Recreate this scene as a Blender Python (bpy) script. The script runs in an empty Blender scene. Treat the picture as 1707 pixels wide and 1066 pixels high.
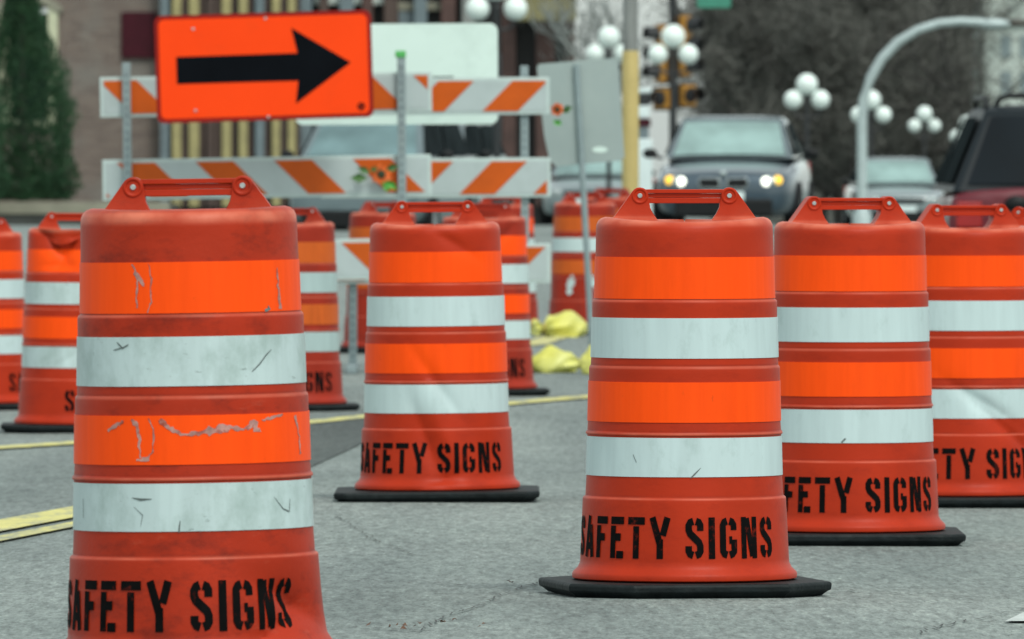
import bpy, bmesh, math, random, bisect
from mathutils import Vector, Matrix
random.seed(7)
C = bpy.context.scene.collection
SC = bpy.context.scene
PI = math.pi
R = math.radians
# ------------------------------------------------------------------ camera, sky, sun
FPX, EYE_Y, CAM_Z = 18000.0, 250.0, 0.92         # focal length in photo pixels, eye-level row, lens height
cam = bpy.data.cameras.new('camera'); co = bpy.data.objects.new('camera', cam); C.objects.link(co)
cam.sensor_width = 36.0; cam.lens = FPX / 1707 * 36
co.location = (0, 0, CAM_Z); co.rotation_euler = (R(90) - math.atan((533 - EYE_Y) / FPX), 0, 0)
cam.clip_start = 0.5; cam.clip_end = 5000
cam.dof.use_dof = True; cam.dof.focus_distance = 26.5; cam.dof.aperture_fstop = 18
SC.camera = co
SUN_EL, SUN_AZ = R(52), R(70)                    # azimuth from +Y (away from camera) towards +X
w = bpy.data.worlds.new('World'); SC.world = w; w.use_nodes = True
nt = w.node_tree; nt.nodes.clear()
sky = nt.nodes.new('ShaderNodeTexSky'); sky.sky_type = 'NISHITA'; sky.sun_disc = False
sky.sun_elevation = SUN_EL; sky.sun_rotation = SUN_AZ; sky.air_density = 1.0; sky.dust_density = 2.0
hs = nt.nodes.new('ShaderNodeHueSaturation'); hs.inputs['Saturation'].default_value = 0.30
tint = nt.nodes.new('ShaderNodeMix'); tint.data_type = 'RGBA'; tint.blend_type = 'MULTIPLY'
tint.inputs[0].default_value = 1.0; tint.inputs[7].default_value = (0.92, 1.0, 0.95, 1)
bg = nt.nodes.new('ShaderNodeBackground'); bg.inputs['Strength'].default_value = 0.15
wo = nt.nodes.new('ShaderNodeOutputWorld')
nt.links.new(sky.outputs[0], hs.inputs['Color']); nt.links.new(hs.outputs[0], tint.inputs[6])
veil = nt.nodes.new('ShaderNodeMix'); veil.data_type = 'RGBA'; veil.inputs[0].default_value = 0.34; veil.inputs[7].default_value = (6.6, 7.3, 7.0, 1)   # cloud cover
nt.links.new(tint.outputs[2], veil.inputs[6]); nt.links.new(veil.outputs[2], bg.inputs[0]); nt.links.new(bg.outputs[0], wo.inputs[0])
sun = bpy.data.lights.new('sun', 'SUN'); sun.energy = 1.5; sun.angle = R(11); sun.color = (1, 0.97, 0.9)
so = bpy.data.objects.new('sun', sun); C.objects.link(so)
sd = Vector((0.42 * math.cos(SUN_EL), -0.9 * math.cos(SUN_EL), math.sin(SUN_EL)))
SUN_AZ = math.atan2(sd.x, sd.y); sky.sun_rotation = SUN_AZ
so.rotation_euler = sd.to_track_quat('Z', 'Y').to_euler()
SC.view_settings.view_transform = 'Standard'; SC.view_settings.look = 'None'
SC.view_settings.exposure = 0.2; SC.view_settings.gamma = 1

# ------------------------------------------------------------------ placing: a photo pixel at a scale of s pixels per metre
def PX(X, s): return (X - 853.5) / s
def PZ(Y, s): return CAM_Z - (Y - EYE_Y) / s
def PT(X, Y, s): return Vector((PX(X, s), FPX / s, PZ(Y, s)))
PROF = [(-50, .39), (0, 0), (20, -.155), (40, -.31), (55, -.425), (66, -.47), (75, -.455), (85, -.425), (100, -.33), (118, -.19), (133, -.10),
        (150, -.12), (180, -.38), (209, -.67), (240, -1.1), (300, -1.9), (420, -3.2), (1600, -8)]
def prof(d):
    for (a, za), (b, zb) in zip(PROF, PROF[1:]):
        if d <= b:
            t = (d - a) / (b - a); return za + (zb - za) * t
    return PROF[-1][1]
# drums: key -> (X centre, Y of handle top, scale)
DR = {'A': (326.5, 295, 806), 'B': (729, 335, 485), 'C': (1141, 313, 659), 'D': (1416, 328, 562), 'E': (1611, 343, 489), 'F': (1748, 346, 440),
      'G': (-33, 367, 310), 'H': (124, 357, 356), 'I': (484, 345, 330), 'J': (807, 336, 312), 'K': (638, 337, 245), 'L': (975, 312, 230),
      'N': (838, 333, 225), 'M': (1020, 315, 202)}
DH = 1.028
RES = []
for k, (X, Y, s) in DR.items():
    d = FPX / s; RES.append((PX(X, s), d, PZ(Y + DH * s, s) - prof(d)))
def GZ0(x, d):
    a = b = 0
    for (xi, di, r) in RES:
        g = math.exp(-((x - xi) / 1.0) ** 2 - ((d - di) / 4.0) ** 2); a += g * r; b += g
    return prof(d) + a / (b + .12)

def grid_lines(parts):
    out = []
    for a, b, st in parts:
        k = max(1, round((b - a) / st)); out += [a + (b - a) * i / k for i in range(k)]
    return out + [parts[-1][1]]
gx = grid_lines([(-900, -100, 200), (-100, -20, 20), (-20, -7, 3), (-7, 8, .3), (8, 20, 3), (20, 100, 20), (100, 900, 200)])
gy = grid_lines([(-40, 15, 11), (15, 100, .6), (100, 300, 8), (300, 600, 50), (600, 1600, 250)])
GRID = [[GZ0(x, y) for x in gx] for y in gy]
def GZ(x, d):                                       # height of the road sheet as meshed
    i = min(max(bisect.bisect_right(gx, x) - 1, 0), len(gx) - 2); j = min(max(bisect.bisect_right(gy, d) - 1, 0), len(gy) - 2)
    u = (x - gx[i]) / (gx[i + 1] - gx[i]); v = (d - gy[j]) / (gy[j + 1] - gy[j]); g0, g1 = GRID[j], GRID[j + 1]
    return (g0[i] * (1 - u) + g0[i + 1] * u) * (1 - v) + (g1[i] * (1 - u) + g1[i + 1] * u) * v

# ------------------------------------------------------------------ materials
def mat(name, col, rough=.6, var=.12, vs=6.0, metal=0.0, bump=0.0, bs=60.0, spec=.5, stretch=None, emit=None, coat=0.0, detail=5):
    m = bpy.data.materials.new(name); m.use_nodes = True
    n = m.node_tree.nodes; l = m.node_tree.links; p = n['Principled BSDF']
    p.inputs['Roughness'].default_value = rough; p.inputs['Metallic'].default_value = metal
    p.inputs['Specular IOR Level'].default_value = spec; p.inputs['Coat Weight'].default_value = coat
    tc = n.new('ShaderNodeTexCoord'); src = tc.outputs['Object']
    if stretch:
        mp = n.new('ShaderNodeMapping'); mp.inputs['Scale'].default_value = stretch; l.new(src, mp.inputs[0]); src = mp.outputs[0]
    nz = n.new('ShaderNodeTexNoise'); nz.inputs['Scale'].default_value = vs; nz.inputs['Detail'].default_value = detail; l.new(src, nz.inputs['Vector'])
    r = n.new('ShaderNodeValToRGB'); r.color_ramp.elements[0].position = .3; r.color_ramp.elements[1].position = .7
    c = Vector(col); r.color_ramp.elements[0].color = (*(c * (1 - var)), 1); r.color_ramp.elements[1].color = (*[min(1, v * (1 + var)) for v in c], 1)
    l.new(nz.outputs['Fac'], r.inputs[0]); l.new(r.outputs[0], p.inputs['Base Color'])
    if bump:
        b = n.new('ShaderNodeTexNoise'); b.inputs['Scale'].default_value = bs; b.inputs['Detail'].default_value = 3; l.new(src, b.inputs['Vector'])
        bn = n.new('ShaderNodeBump'); bn.inputs['Strength'].default_value = bump; bn.inputs['Distance'].default_value = .01
        l.new(b.outputs['Fac'], bn.inputs['Height']); l.new(bn.outputs[0], p.inputs['Normal'])
    if emit:
        p.inputs['Emission Color'].default_value = (*emit[0], 1); p.inputs['Emission Strength'].default_value = emit[1]
    return m
def mixin(m, col, amount, scale, lo, hi, stretch=(1, 1, 1), detail=8, rough=.7):
    """lay a second noise-shaped tone (dirt, scuffs) over a material's base colour"""
    n = m.node_tree.nodes; l = m.node_tree.links; p = n['Principled BSDF']
    prev = p.inputs['Base Color'].links[0].from_socket
    tc = n.new('ShaderNodeTexCoord'); mp = n.new('ShaderNodeMapping'); mp.inputs['Scale'].default_value = stretch
    oi = n.new('ShaderNodeObjectInfo'); ad = n.new('ShaderNodeVectorMath'); ad.operation = 'ADD'
    mu = n.new('ShaderNodeMath'); mu.operation = 'MULTIPLY'; mu.inputs[1].default_value = 57.0
    l.new(oi.outputs['Random'], mu.inputs[0]); l.new(tc.outputs['Object'], ad.inputs[0]); l.new(mu.outputs[0], ad.inputs[1])
    l.new(ad.outputs[0], mp.inputs[0])
    nz = n.new('ShaderNodeTexNoise'); nz.inputs['Scale'].default_value = scale; nz.inputs['Detail'].default_value = detail
    nz.inputs['Roughness'].default_value = rough; l.new(mp.outputs[0], nz.inputs['Vector'])
    mr = n.new('ShaderNodeMapRange'); mr.inputs['From Min'].default_value = lo; mr.inputs['From Max'].default_value = hi
    mr.inputs['To Max'].default_value = amount; l.new(nz.outputs['Fac'], mr.inputs['Value'])
    mx = n.new('ShaderNodeMix'); mx.data_type = 'RGBA'; l.new(mr.outputs[0], mx.inputs[0]); l.new(prev, mx.inputs[6]); mx.inputs[7].default_value = (*col, 1)
    l.new(mx.outputs[2], p.inputs['Base Color'])
    return m
def worn_highlit(m, amt=.8, dark_line=.8):
    '''paints pale highlights along the moulded ledges and the cap rim, a dark line just above each ledge (heights on the drum)'''
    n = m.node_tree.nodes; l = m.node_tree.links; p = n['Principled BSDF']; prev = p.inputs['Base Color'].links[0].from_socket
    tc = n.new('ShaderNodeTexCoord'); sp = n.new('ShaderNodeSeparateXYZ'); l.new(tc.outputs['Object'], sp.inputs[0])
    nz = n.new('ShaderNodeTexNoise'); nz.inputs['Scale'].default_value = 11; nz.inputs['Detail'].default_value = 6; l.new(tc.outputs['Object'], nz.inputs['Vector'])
    for bands, col, a in (((.2475, .4090, .5765, .7445), (.78, .24, .15), amt), ((.2515, .4150, .5805, .7485), (.12, .010, .007), dark_line)):  # highlights painted pale on ledges and rim, then a dark line above each ledge
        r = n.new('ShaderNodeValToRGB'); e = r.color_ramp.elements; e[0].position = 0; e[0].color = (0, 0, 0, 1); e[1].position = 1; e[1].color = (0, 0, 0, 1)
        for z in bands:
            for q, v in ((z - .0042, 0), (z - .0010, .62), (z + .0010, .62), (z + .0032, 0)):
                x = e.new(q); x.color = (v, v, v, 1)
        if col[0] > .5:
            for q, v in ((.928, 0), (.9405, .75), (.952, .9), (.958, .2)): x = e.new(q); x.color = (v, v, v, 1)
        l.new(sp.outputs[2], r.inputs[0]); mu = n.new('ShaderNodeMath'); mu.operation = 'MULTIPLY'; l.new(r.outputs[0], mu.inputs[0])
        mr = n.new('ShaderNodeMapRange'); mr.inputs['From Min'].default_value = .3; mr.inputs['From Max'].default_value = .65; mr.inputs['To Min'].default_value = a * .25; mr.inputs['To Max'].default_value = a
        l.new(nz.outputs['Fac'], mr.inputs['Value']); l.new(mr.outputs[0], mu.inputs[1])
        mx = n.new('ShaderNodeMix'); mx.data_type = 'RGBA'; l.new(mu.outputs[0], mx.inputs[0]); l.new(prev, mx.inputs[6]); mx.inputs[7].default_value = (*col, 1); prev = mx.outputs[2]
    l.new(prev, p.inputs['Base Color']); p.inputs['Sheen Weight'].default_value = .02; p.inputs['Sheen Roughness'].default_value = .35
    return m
M = {}
M['plastic'] = mixin(mat('drum_plastic', (.42, .028, .006), .45, .08, 7, bump=.05, bs=90, spec=.16), (.25, .016, .006), .5, 9, .5, .75, (1, 1, 2.2))
M['plastic_dirty'] = mixin(mixin(mat('drum_plastic_dirty', (.39, .028, .008), .45, .10, 7, bump=.06, bs=90, spec=.16), (.075, .010, .007), .75, 7, .5, .74, (1, 1, 2)), (.5, .16, .10), .25, 14, .6, .8, (1, 1, 3))
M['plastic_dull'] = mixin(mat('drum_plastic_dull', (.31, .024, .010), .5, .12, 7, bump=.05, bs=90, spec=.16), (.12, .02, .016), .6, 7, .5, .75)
for k_ in ('plastic', 'plastic_dirty', 'plastic_dull'): worn_highlit(M[k_])
M['orange_sheet'] = mixin(mixin(mat('orange_sheeting', (1.0, .078, .003), .45, .06, 9, stretch=(6, 6, .3), spec=.12, bump=.25, bs=2.2), (.72, .055, .004), .3, 10, .52, .8, (1, 1, .4)), (.42, .05, .01), .5, 30, .66, .74, (1, 1, .4))
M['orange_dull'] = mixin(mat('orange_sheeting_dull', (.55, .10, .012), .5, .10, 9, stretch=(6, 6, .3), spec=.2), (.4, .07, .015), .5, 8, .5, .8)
M['white_sheet'] = mixin(mixin(mat('white_sheeting', (.51, .63, .635), .4, .05, 7, stretch=(5, 5, .5), spec=.25, bump=.35, bs=2.0), (.30, .40, .38), .55, 16, .55, .78, (1, 1, .6)), (.16, .19, .185), .55, 34, .67, .74, (1, 1, .35))
M['white_dirty'] = mixin(mixin(mat('white_sheeting_dirty', (.49, .60, .60), .4, .06, 7, stretch=(5, 5, .5), spec=.25, bump=.4, bs=2.2), (.26, .35, .32), .75, 9, .45, .72, (1, 1, .7)), (.13, .17, .16), .8, 26, .62, .72, (1, 1, 2))
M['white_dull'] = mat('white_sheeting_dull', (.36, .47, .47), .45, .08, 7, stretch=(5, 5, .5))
M['rubber'] = mixin(mat('rubber', (.008, .012, .013), .6, .4, 20, bump=.3, bs=60, spec=.2), (.04, .05, .05), .45, 12, .5, .8)
M['stencil'] = mixin(mat('stencil_paint', (.004, .004, .004), .7, .3, 30, spec=.05), (.24, .018, .008), .6, 28, .58, .72)
M['peel'] = mixin(mat('peeled_backing', (.40, .20, .17), .6, .35, 50), (.30, .04, .015), .9, 45, .5, .62)
M['scuff'] = mat('scuff_mark', (.10, .125, .12), .7, .5, 60)
M['bolt'] = mat('bolt_steel', (.5, .55, .55), .35, .2, 40, metal=.8)
M['galv'] = mixin(mat('galvanised_steel', (.27, .335, .345), .5, .1, 20, metal=.25, bump=.05), (.18, .23, .24), .6, 12, .5, .75)
M['rail_white'] = mixin(mat('barricade_white', (.50, .60, .58), .45, .05, 5), (.36, .42, .40), .5, 7, .5, .75)
M['rail_sheet'] = mixin(mat('barricade_sheet', (.43, .50, .50), .42, .05, 5), (.32, .38, .37), .4, 9, .5, .75)
M['rail_orange'] = mixin(mat('barricade_orange', (.56, .095, .008), .45, .08, 6, spec=.2), (.42, .08, .015), .4, 12, .5, .75)
M['sign_orange'] = mixin(mixin(mat('sign_orange', (1.0, .062, .005), .4, .04, 3, spec=.12), (.7, .06, .012), .3, 5, .55, .8), (.55, .09, .03), .6, 30, .66, .76, (.6, 1, 1.6))
M['sign_border'] = mat('sign_border', (.27, .011, .007), .5, .1, 5, spec=.15)
M['sign_black'] = mat('sign_black', (.003, .004, .006), .6, .2, 5, spec=.05)
M['sign_white'] = mixin(mat('sign_white', (.66, .80, .74), .4, .03, 3), (.50, .62, .57), .6, 3.5, .5, .75)
M['alu'] = mixin(mat('aluminium_back', (.32, .385, .375), .5, .06, 2, metal=.15), (.42, .48, .45), .5, 2.5, .45, .8)
M['green_cap'] = mat('green_plastic', (.08, .42, .10), .5)
M['petal'] = mat('petal', (.80, .17, .03), .6, .3, 30)
M['petal_mid'] = mat('flower_middle', (.03, .04, .015), .8, .3, 60)
M['leaf'] = mat('fabric_leaf', (.05, .14, .03), .6, .4, 30)
M['leaf_bright'] = mat('bright_leaf', (.10, .42, .06), .6, .3, 30)
M['sandbag'] = mixin(mat('sandbag', (.60, .58, .11), .5, .14, 4, bump=.15, bs=12), (.72, .76, .40), .5, 3, .45, .7)
M['opal'] = mat('opal_globe', (.78, .88, .84), .3, .02, 2)
M['black_metal'] = mat('black_metal', (.012, .014, .016), .45, .3, 8)
M['grey_metal'] = mat('light_pole', (.42, .50, .50), .45, .1, 4, metal=.2)
M['signal_yellow'] = mat('signal_yellow', (.36, .17, .022), .5, .25, 5)
M['lens'] = mat('signal_lens', (.05, .02, .02), .2)
M['pole_yellow'] = mixin(mat('yellow_pole_guard', (.56, .44, .17), .6, .12, 4, stretch=(6, 6, .5)), (.42, .33, .12), .6, 6, .5, .7)
M['pole_wood'] = mixin(mat('weathered_wood', (.24, .255, .245), .85, .2, 10, stretch=(8, 8, .4), bump=.3), (.11, .115, .11), .7, 8, .5, .7, (5, 5, .5))
M['glass'] = mat('car_glass', (.31, .45, .43), .12, .3, 1.5, metal=.35, spec=.6)
M['glass_dark'] = mat('tinted_glass', (.005, .009, .013), .16, .3, 1.2, spec=.12)
M['side_glass'] = mat('side_glass', (.022, .028, .030), .5, .3, 2, spec=0.0)
M['glass_blue'] = mat('blue_tinted_glass', (.17, .265, .275), .12, .3, 1.5, metal=.35, spec=.5)
M['navy'] = mat('navy_paint', (.038, .066, .092), .33, .1, 2, metal=.45, coat=1.0)
M['navy_skylit'] = mat('navy_skylit_paint', (.15, .19, .205), .25, .1, 2, metal=.6, coat=.8)  # navy with the roof's sky reflection put into a lighter colour
M['silver'] = mat('silver_paint', (.17, .215, .225), .3, .05, 2, metal=.2, coat=1.0)
M['pale_blue'] = mat('pale_blue_paint', (.15, .20, .215), .35, .05, 2, metal=.3, coat=.4)
M['maroon'] = mat('maroon_paint', (.115, .004, .013), .3, .08, 2, spec=.3, coat=.5)
M['charcoal'] = mat('charcoal_paint', (.012, .017, .021), .45, .1, 2, spec=.15)
M['car_white'] = mat('white_paint', (.66, .76, .76), .3, .05, 2, coat=.4)
M['trim'] = mat('black_trim', (.007, .008, .009), .5, .2, 8, spec=.25)
M['tyre'] = mat('tyre', (.010, .010, .011), .8, .3, 20, spec=.2)
M['rim'] = mat('alloy_rim', (.4, .43, .44), .35, .1, 8, metal=.7)
M['chrome'] = mat('chrome', (.5, .55, .56), .2, .05, 8, metal=.9)
M['beam'] = mat('lit_headlamp', (.9, .95, .85), .2, .02, emit=((1, 1, .86), 1.6))
M['amber'] = mat('lit_amber', (.9, .5, .05), .3, .02, emit=((1, .62, .06), .9))
M['lamp_off'] = mat('headlamp_glass', (.4, .45, .45), .15, .1, 8, metal=.3)
M['red_lens'] = mat('tail_lens', (.3, .01, .01), .2)
M['maroon_sign'] = mat('maroon_board', (.045, .004, .010), .6, .12, 4, spec=.2)
M['cream'] = mixin(mat('cream_trim', (.50, .52, .36), .6, .08, 3), (.36, .38, .27), .5, 3, .5, .8)
M['slat_yellow'] = mixin(mat('yellow_slat', (.34, .30, .135), .7, .1, 3), (.15, .14, .08), .6, 3, .5, .75)
M['slat_brown'] = mat('brown_slat', (.065, .042, .034), .7, .2, 3)
M['slat_blue'] = mat('grey_blue_slat', (.13, .17, .185), .7, .2, 3)
M['wine_brown'] = mat('wine_brown_column', (.070, .036, .030), .7, .3, 2)
M['dark_open'] = mat('dark_opening', (.018, .018, .018), .5, .3, 1.0)
M['olive'] = mat('olive_awning', (.13, .12, .05), .8, .3, 1.5)
M['pale_wall'] = mixin(mat('pale_wall', (.60, .68, .63), .8, .08, .6), (.42, .48, .45), .6, .5, .5, .7)
M['stone_cap'] = mat('stone_cap', (.24, .235, .18), .8, .15, 2)
M['stone_dark'] = mat('stone_dark', (.05, .055, .05), .85, .3, 2)
M['foliage'] = mixin(mat('evergreen', (.018, .064, .025), .8, .35, 3), (.05, .115, .035), .5, 2, .5, .75)
M['bark'] = mat('bark', (.045, .042, .038), .9, .3, 6, bump=.3)
M['twig'] = mat('twig', (.112, .113, .102), .9, .15, 3, spec=.1)
M['twig_pale'] = mat('pale_twig', (.22, .24, .23), .9, .35, 3)
M['street_green'] = mat('street_sign_green', (.04, .22, .15), .6)
M['yellow_paint'] = mixin(mat('yellow_line_paint', (.62, .57, .20), .8, .12, 8, bump=.2), (.24, .262, .225), .8, 9, .45, .62, (1, .13, 1))
M['white_paint_road'] = mixin(mat('white_line_paint', (.55, .6, .58), .8, .1, 8), (.25, .26, .25), .7, 9, .45, .7)
M['hole'] = mat('punched_hole', (.11, .14, .145), .8, .1)
M['crack'] = mat('crack_filler', (.05, .055, .054), .9, .5, 30)
M['leaf_litter'] = mat('leaf_litter', (.10, .05, .03), .9, .5, 50)

def brick_mat():
    m = bpy.data.materials.new('brick_wall'); m.use_nodes = True
    n = m.node_tree.nodes; l = m.node_tree.links; p = n['Principled BSDF']; p.inputs['Roughness'].default_value = .9
    tc = n.new('ShaderNodeTexCoord'); sp = n.new('ShaderNodeSeparateXYZ'); cb = n.new('ShaderNodeCombineXYZ')
    l.new(tc.outputs['Object'], sp.inputs[0]); l.new(sp.outputs[0], cb.inputs[0]); l.new(sp.outputs[2], cb.inputs[1])
    b = n.new('ShaderNodeTexBrick'); b.inputs['Scale'].default_value = 1.0; b.inputs['Brick Width'].default_value = .30; b.inputs['Row Height'].default_value = .082
    b.inputs['Mortar Size'].default_value = .012; b.inputs['Color1'].default_value = (.095, .058, .046, 1); b.inputs['Color2'].default_value = (.165, .118, .095, 1)
    b.inputs['Mortar'].default_value = (.21, .20, .18, 1); l.new(cb.outputs[0], b.inputs['Vector'])
    nz = n.new('ShaderNodeTexNoise'); nz.inputs['Scale'].default_value = .9; nz.inputs['Detail'].default_value = 6; l.new(tc.outputs['Object'], nz.inputs['Vector'])
    mr = n.new('ShaderNodeMapRange'); mr.inputs['From Min'].default_value = .48; mr.inputs['From Max'].default_value = .68; mr.inputs['To Max'].default_value = .6; l.new(nz.outputs['Fac'], mr.inputs['Value'])
    mx = n.new('ShaderNodeMix'); mx.data_type = 'RGBA'; l.new(mr.outputs[0], mx.inputs[0]); l.new(b.outputs['Color'], mx.inputs[6]); mx.inputs[7].default_value = (.20, .195, .175, 1)
    l.new(mx.outputs[2], p.inputs['Base Color'])
    return m
M['brick'] = brick_mat()

def asphalt_mat(name, k=1.0):
    m = bpy.data.materials.new(name); m.use_nodes = True
    n = m.node_tree.nodes; l = m.node_tree.links; p = n['Principled BSDF']; p.inputs['Roughness'].default_value = .85; p.inputs['Specular IOR Level'].default_value = .2
    tc = n.new('ShaderNodeTexCoord'); mp = n.new('ShaderNodeMapping'); mp.inputs['Scale'].default_value = (1, .11, 1); l.new(tc.outputs['Object'], mp.inputs[0])
    mq = n.new('ShaderNodeMapping'); mq.inputs['Scale'].default_value = (1, .4, 1); l.new(tc.outputs['Object'], mq.inputs[0])
    def noise(P, sc, det, ro=.6):
        z = n.new('ShaderNodeTexNoise'); z.inputs['Scale'].default_value = sc; z.inputs['Detail'].default_value = det; z.inputs['Roughness'].default_value = ro
        l.new(P.outputs[0], z.inputs['Vector']); return z.outputs['Fac']
    def ramp(f, stops, k=1.0):
        r = n.new('ShaderNodeValToRGB'); e = r.color_ramp.elements
        e[0].position = stops[0][0]; e[0].color = (*[v * k for v in stops[0][1]], 1); e[1].position = stops[-1][0]; e[1].color = (*[v * k for v in stops[-1][1]], 1)
        for q, c in stops[1:-1]:
            x = e.new(q); x.color = (*[v * k for v in c], 1)
        l.new(f, r.inputs[0]); return r.outputs[0]
    def mul(a, b, f=1.0):
        x = n.new('ShaderNodeMix'); x.data_type = 'RGBA'; x.blend_type = 'MULTIPLY'; x.inputs[0].default_value = f; l.new(a, x.inputs[6]); l.new(b, x.inputs[7]); return x.outputs[2]
    base = ramp(noise(mq, 1.1, 6, .65), [(.3, (.184, .216, .207)), (.55, (.218, .251, .241)), (.75, (.246, .279, .269))], k)
    c = mul(base, ramp(noise(mp, 95, 3, .75), [(.28, (.45, .45, .45)), (.42, (.88, .88, .88)), (.52, (1.0, 1.0, 1.0)), (.60, (1.08, 1.08, 1.08)), (.72, (1.55, 1.55, 1.53))]))
    c = mul(c, ramp(noise(mp, 38, 2, .6), [(.3, (.74, .74, .74)), (.5, (1, 1, 1)), (.7, (1.24, 1.24, 1.22))]))
    mt = n.new('ShaderNodeMapping'); mt.inputs['Scale'].default_value = (1, .07, 1); mt.inputs['Rotation'].default_value = (0, 0, .17); l.new(tc.outputs['Object'], mt.inputs[0])
    c = mul(c, ramp(noise(mt, 1.6, 4, .5), [(.32, (.80, .81, .82)), (.5, (1, 1, 1)), (.66, (1.12, 1.11, 1.10))]))
    c = mul(c, ramp(noise(mq, 3.2, 5, .6), [(.24, (.70, .71, .72)), (.36, (1, 1, 1)), (.7, (1.04, 1.04, 1.04))]))
    l.new(c, p.inputs['Base Color'])
    bn = n.new('ShaderNodeBump'); bn.inputs['Strength'].default_value = .5; bn.inputs['Distance'].default_value = .012
    l.new(noise(mp, 70, 4, .7), bn.inputs['Height']); l.new(bn.outputs[0], p.inputs['Normal'])
    return m
M['asphalt'] = asphalt_mat('worn_asphalt', 1.0)
M['asphalt_dark'] = asphalt_mat('dark_asphalt', .45)

# ------------------------------------------------------------------ mesh helpers
class MB:
    def __init__(s): s.v = []; s.f = []
    def add(s, vs, fs):
        o = len(s.v); s.v += [tuple(v) for v in vs]; s.f += [tuple(i + o for i in f) for f in fs]; return s
    def box(s, x0, x1, y0, y1, z0, z1):
        vs = [(x, y, z) for x in (x0, x1) for y in (y0, y1) for z in (z0, z1)]
        return s.add(vs, [(0, 1, 3, 2), (4, 6, 7, 5), (0, 4, 5, 1), (2, 3, 7, 6), (0, 2, 6, 4), (1, 5, 7, 3)])
    def tube(s, pts, rad, n=10, cap=True):
        pts = [Vector(p) for p in pts]; k = len(pts); rs = rad if isinstance(rad, (list, tuple)) else [rad] * k; vs = []
        for i, p in enumerate(pts):
            t = (pts[min(i + 1, k - 1)] - pts[max(i - 1, 0)]).normalized()
            u = t.cross(Vector((0, 0, 1))) if abs(t.z) < .95 else t.cross(Vector((0, 1, 0)))
            u.normalize(); q = t.cross(u)
            for j in range(n):
                a = 2 * PI * j / n; vs.append(p + (u * math.cos(a) + q * math.sin(a)) * rs[i])
        fs = [(i * n + j, i * n + (j + 1) % n, (i + 1) * n + (j + 1) % n, (i + 1) * n + j) for i in range(k - 1) for j in range(n)]
        if cap: fs += [tuple(range(n - 1, -1, -1)), tuple(range((k - 1) * n, k * n))]
        return s.add(vs, fs)
    def lathe(s, prof, n=32, c=(0, 0, 0), axis='z'):
        vs = []
        for (r, h) in prof:
            for j in range(n):
                a = 2 * PI * j / n; x, y = r * math.cos(a), r * math.sin(a)
                vs.append((c[0] + x, c[1] + y, c[2] + h) if axis == 'z' else ((c[0] + x, c[1] - h, c[2] + y) if axis == 'y' else (c[0] + h, c[1] + x, c[2] + y)))
        fs = [(i * n + j, i * n + (j + 1) % n, (i + 1) * n + (j + 1) % n, (i + 1) * n + j) for i in range(len(prof) - 1) for j in range(n)]
        return s.add(vs, fs)
    def sphere(s, c, r, n=20, sc=(1, 1, 1)):
        pr = [(max(1e-4, r * math.sin(PI * i / 12)), -r * math.cos(PI * i / 12)) for i in range(13)]; o = len(s.v); s.lathe(pr, n)
        for i in range(o, len(s.v)): v = s.v[i]; s.v[i] = (c[0] + v[0] * sc[0], c[1] + v[1] * sc[1], c[2] + v[2] * sc[2])
        return s
    def prism(s, poly, y0, y1):                     # polygon in x,z pushed along y
        k = len(poly); vs = [(x, y0, z) for x, z in poly] + [(x, y1, z) for x, z in poly]
        return s.add(vs, [tuple(range(k)), tuple(range(2 * k - 1, k - 1, -1))] + [(i, i + k, (i + 1) % k + k, (i + 1) % k) for i in range(k)])
    def prismz(s, poly, z0, z1):
        k = len(poly); vs = [(x, y, z0) for x, y in poly] + [(x, y, z1) for x, y in poly]
        return s.add(vs, [tuple(range(k - 1, -1, -1)), tuple(range(k, 2 * k))] + [(i, (i + 1) % k, (i + 1) % k + k, i + k) for i in range(k)])
    def stroke(s, pts, wid, fmap, step=.012):       # ribbon along a polyline in (u,v), put on a surface by fmap
        P = [Vector(pts[0])]; W = [wid[0] if isinstance(wid, (list, tuple)) else wid]
        for i in range(1, len(pts)):
            a, b = Vector(pts[i - 1]), Vector(pts[i]); m = max(1, int((b - a).length / step))
            wa, wb = (wid[i - 1], wid[i]) if isinstance(wid, (list, tuple)) else (wid, wid)
            for j in range(1, m + 1): P.append(a + (b - a) * j / m); W.append(wa + (wb - wa) * j / m)
        vs = []
        for i, p in enumerate(P):
            t = (P[min(i + 1, len(P) - 1)] - P[max(i - 1, 0)]).normalized(); q = Vector((-t.y, t.x)) * W[i] / 2
            vs += [fmap(*(p + q)), fmap(*(p - q))]
        return s.add(vs, [(2 * i, 2 * i + 1, 2 * i + 3, 2 * i + 2) for i in range(len(P) - 1)])
    def build(s, name, m, parent=None, smooth=None, bevel=None, sub=0, M4=None):
        me = bpy.data.meshes.new(name); vs = [tuple(M4 @ Vector(v)) for v in s.v] if M4 else s.v
        me.from_pydata(vs, [], s.f); bm = bmesh.new(); bm.from_mesh(me); bmesh.ops.recalc_face_normals(bm, faces=bm.faces); bm.to_mesh(me); bm.free()
        if smooth is not None:
            for p in me.polygons: p.use_smooth = True
            if smooth < 180: me.set_sharp_from_angle(angle=R(smooth))
        o = bpy.data.objects.new(name, me); C.objects.link(o); me.materials.append(m)
        if parent: o.parent = parent
        if bevel:
            b = o.modifiers.new('bevel', 'BEVEL'); b.width = bevel; b.segments = 2; b.limit_method = 'ANGLE'; b.angle_limit = R(40)
        if sub:
            q = o.modifiers.new('sub', 'SUBSURF'); q.levels = sub; q.render_levels = sub
        return o
def thing(name, label, cat, loc=(0, 0, 0), rot=(0, 0, 0), group=None):
    o = bpy.data.objects.new(name, None); o.empty_display_size = .1; C.objects.link(o); o.location = loc; o.rotation_euler = rot
    return tag(o, label, cat, group)
def tag(o, label, cat, group=None):
    o['label'] = label; o['category'] = cat
    if group: o['group'] = group
    return o
def struct(o, kind='structure'): o['kind'] = kind; return o

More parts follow.
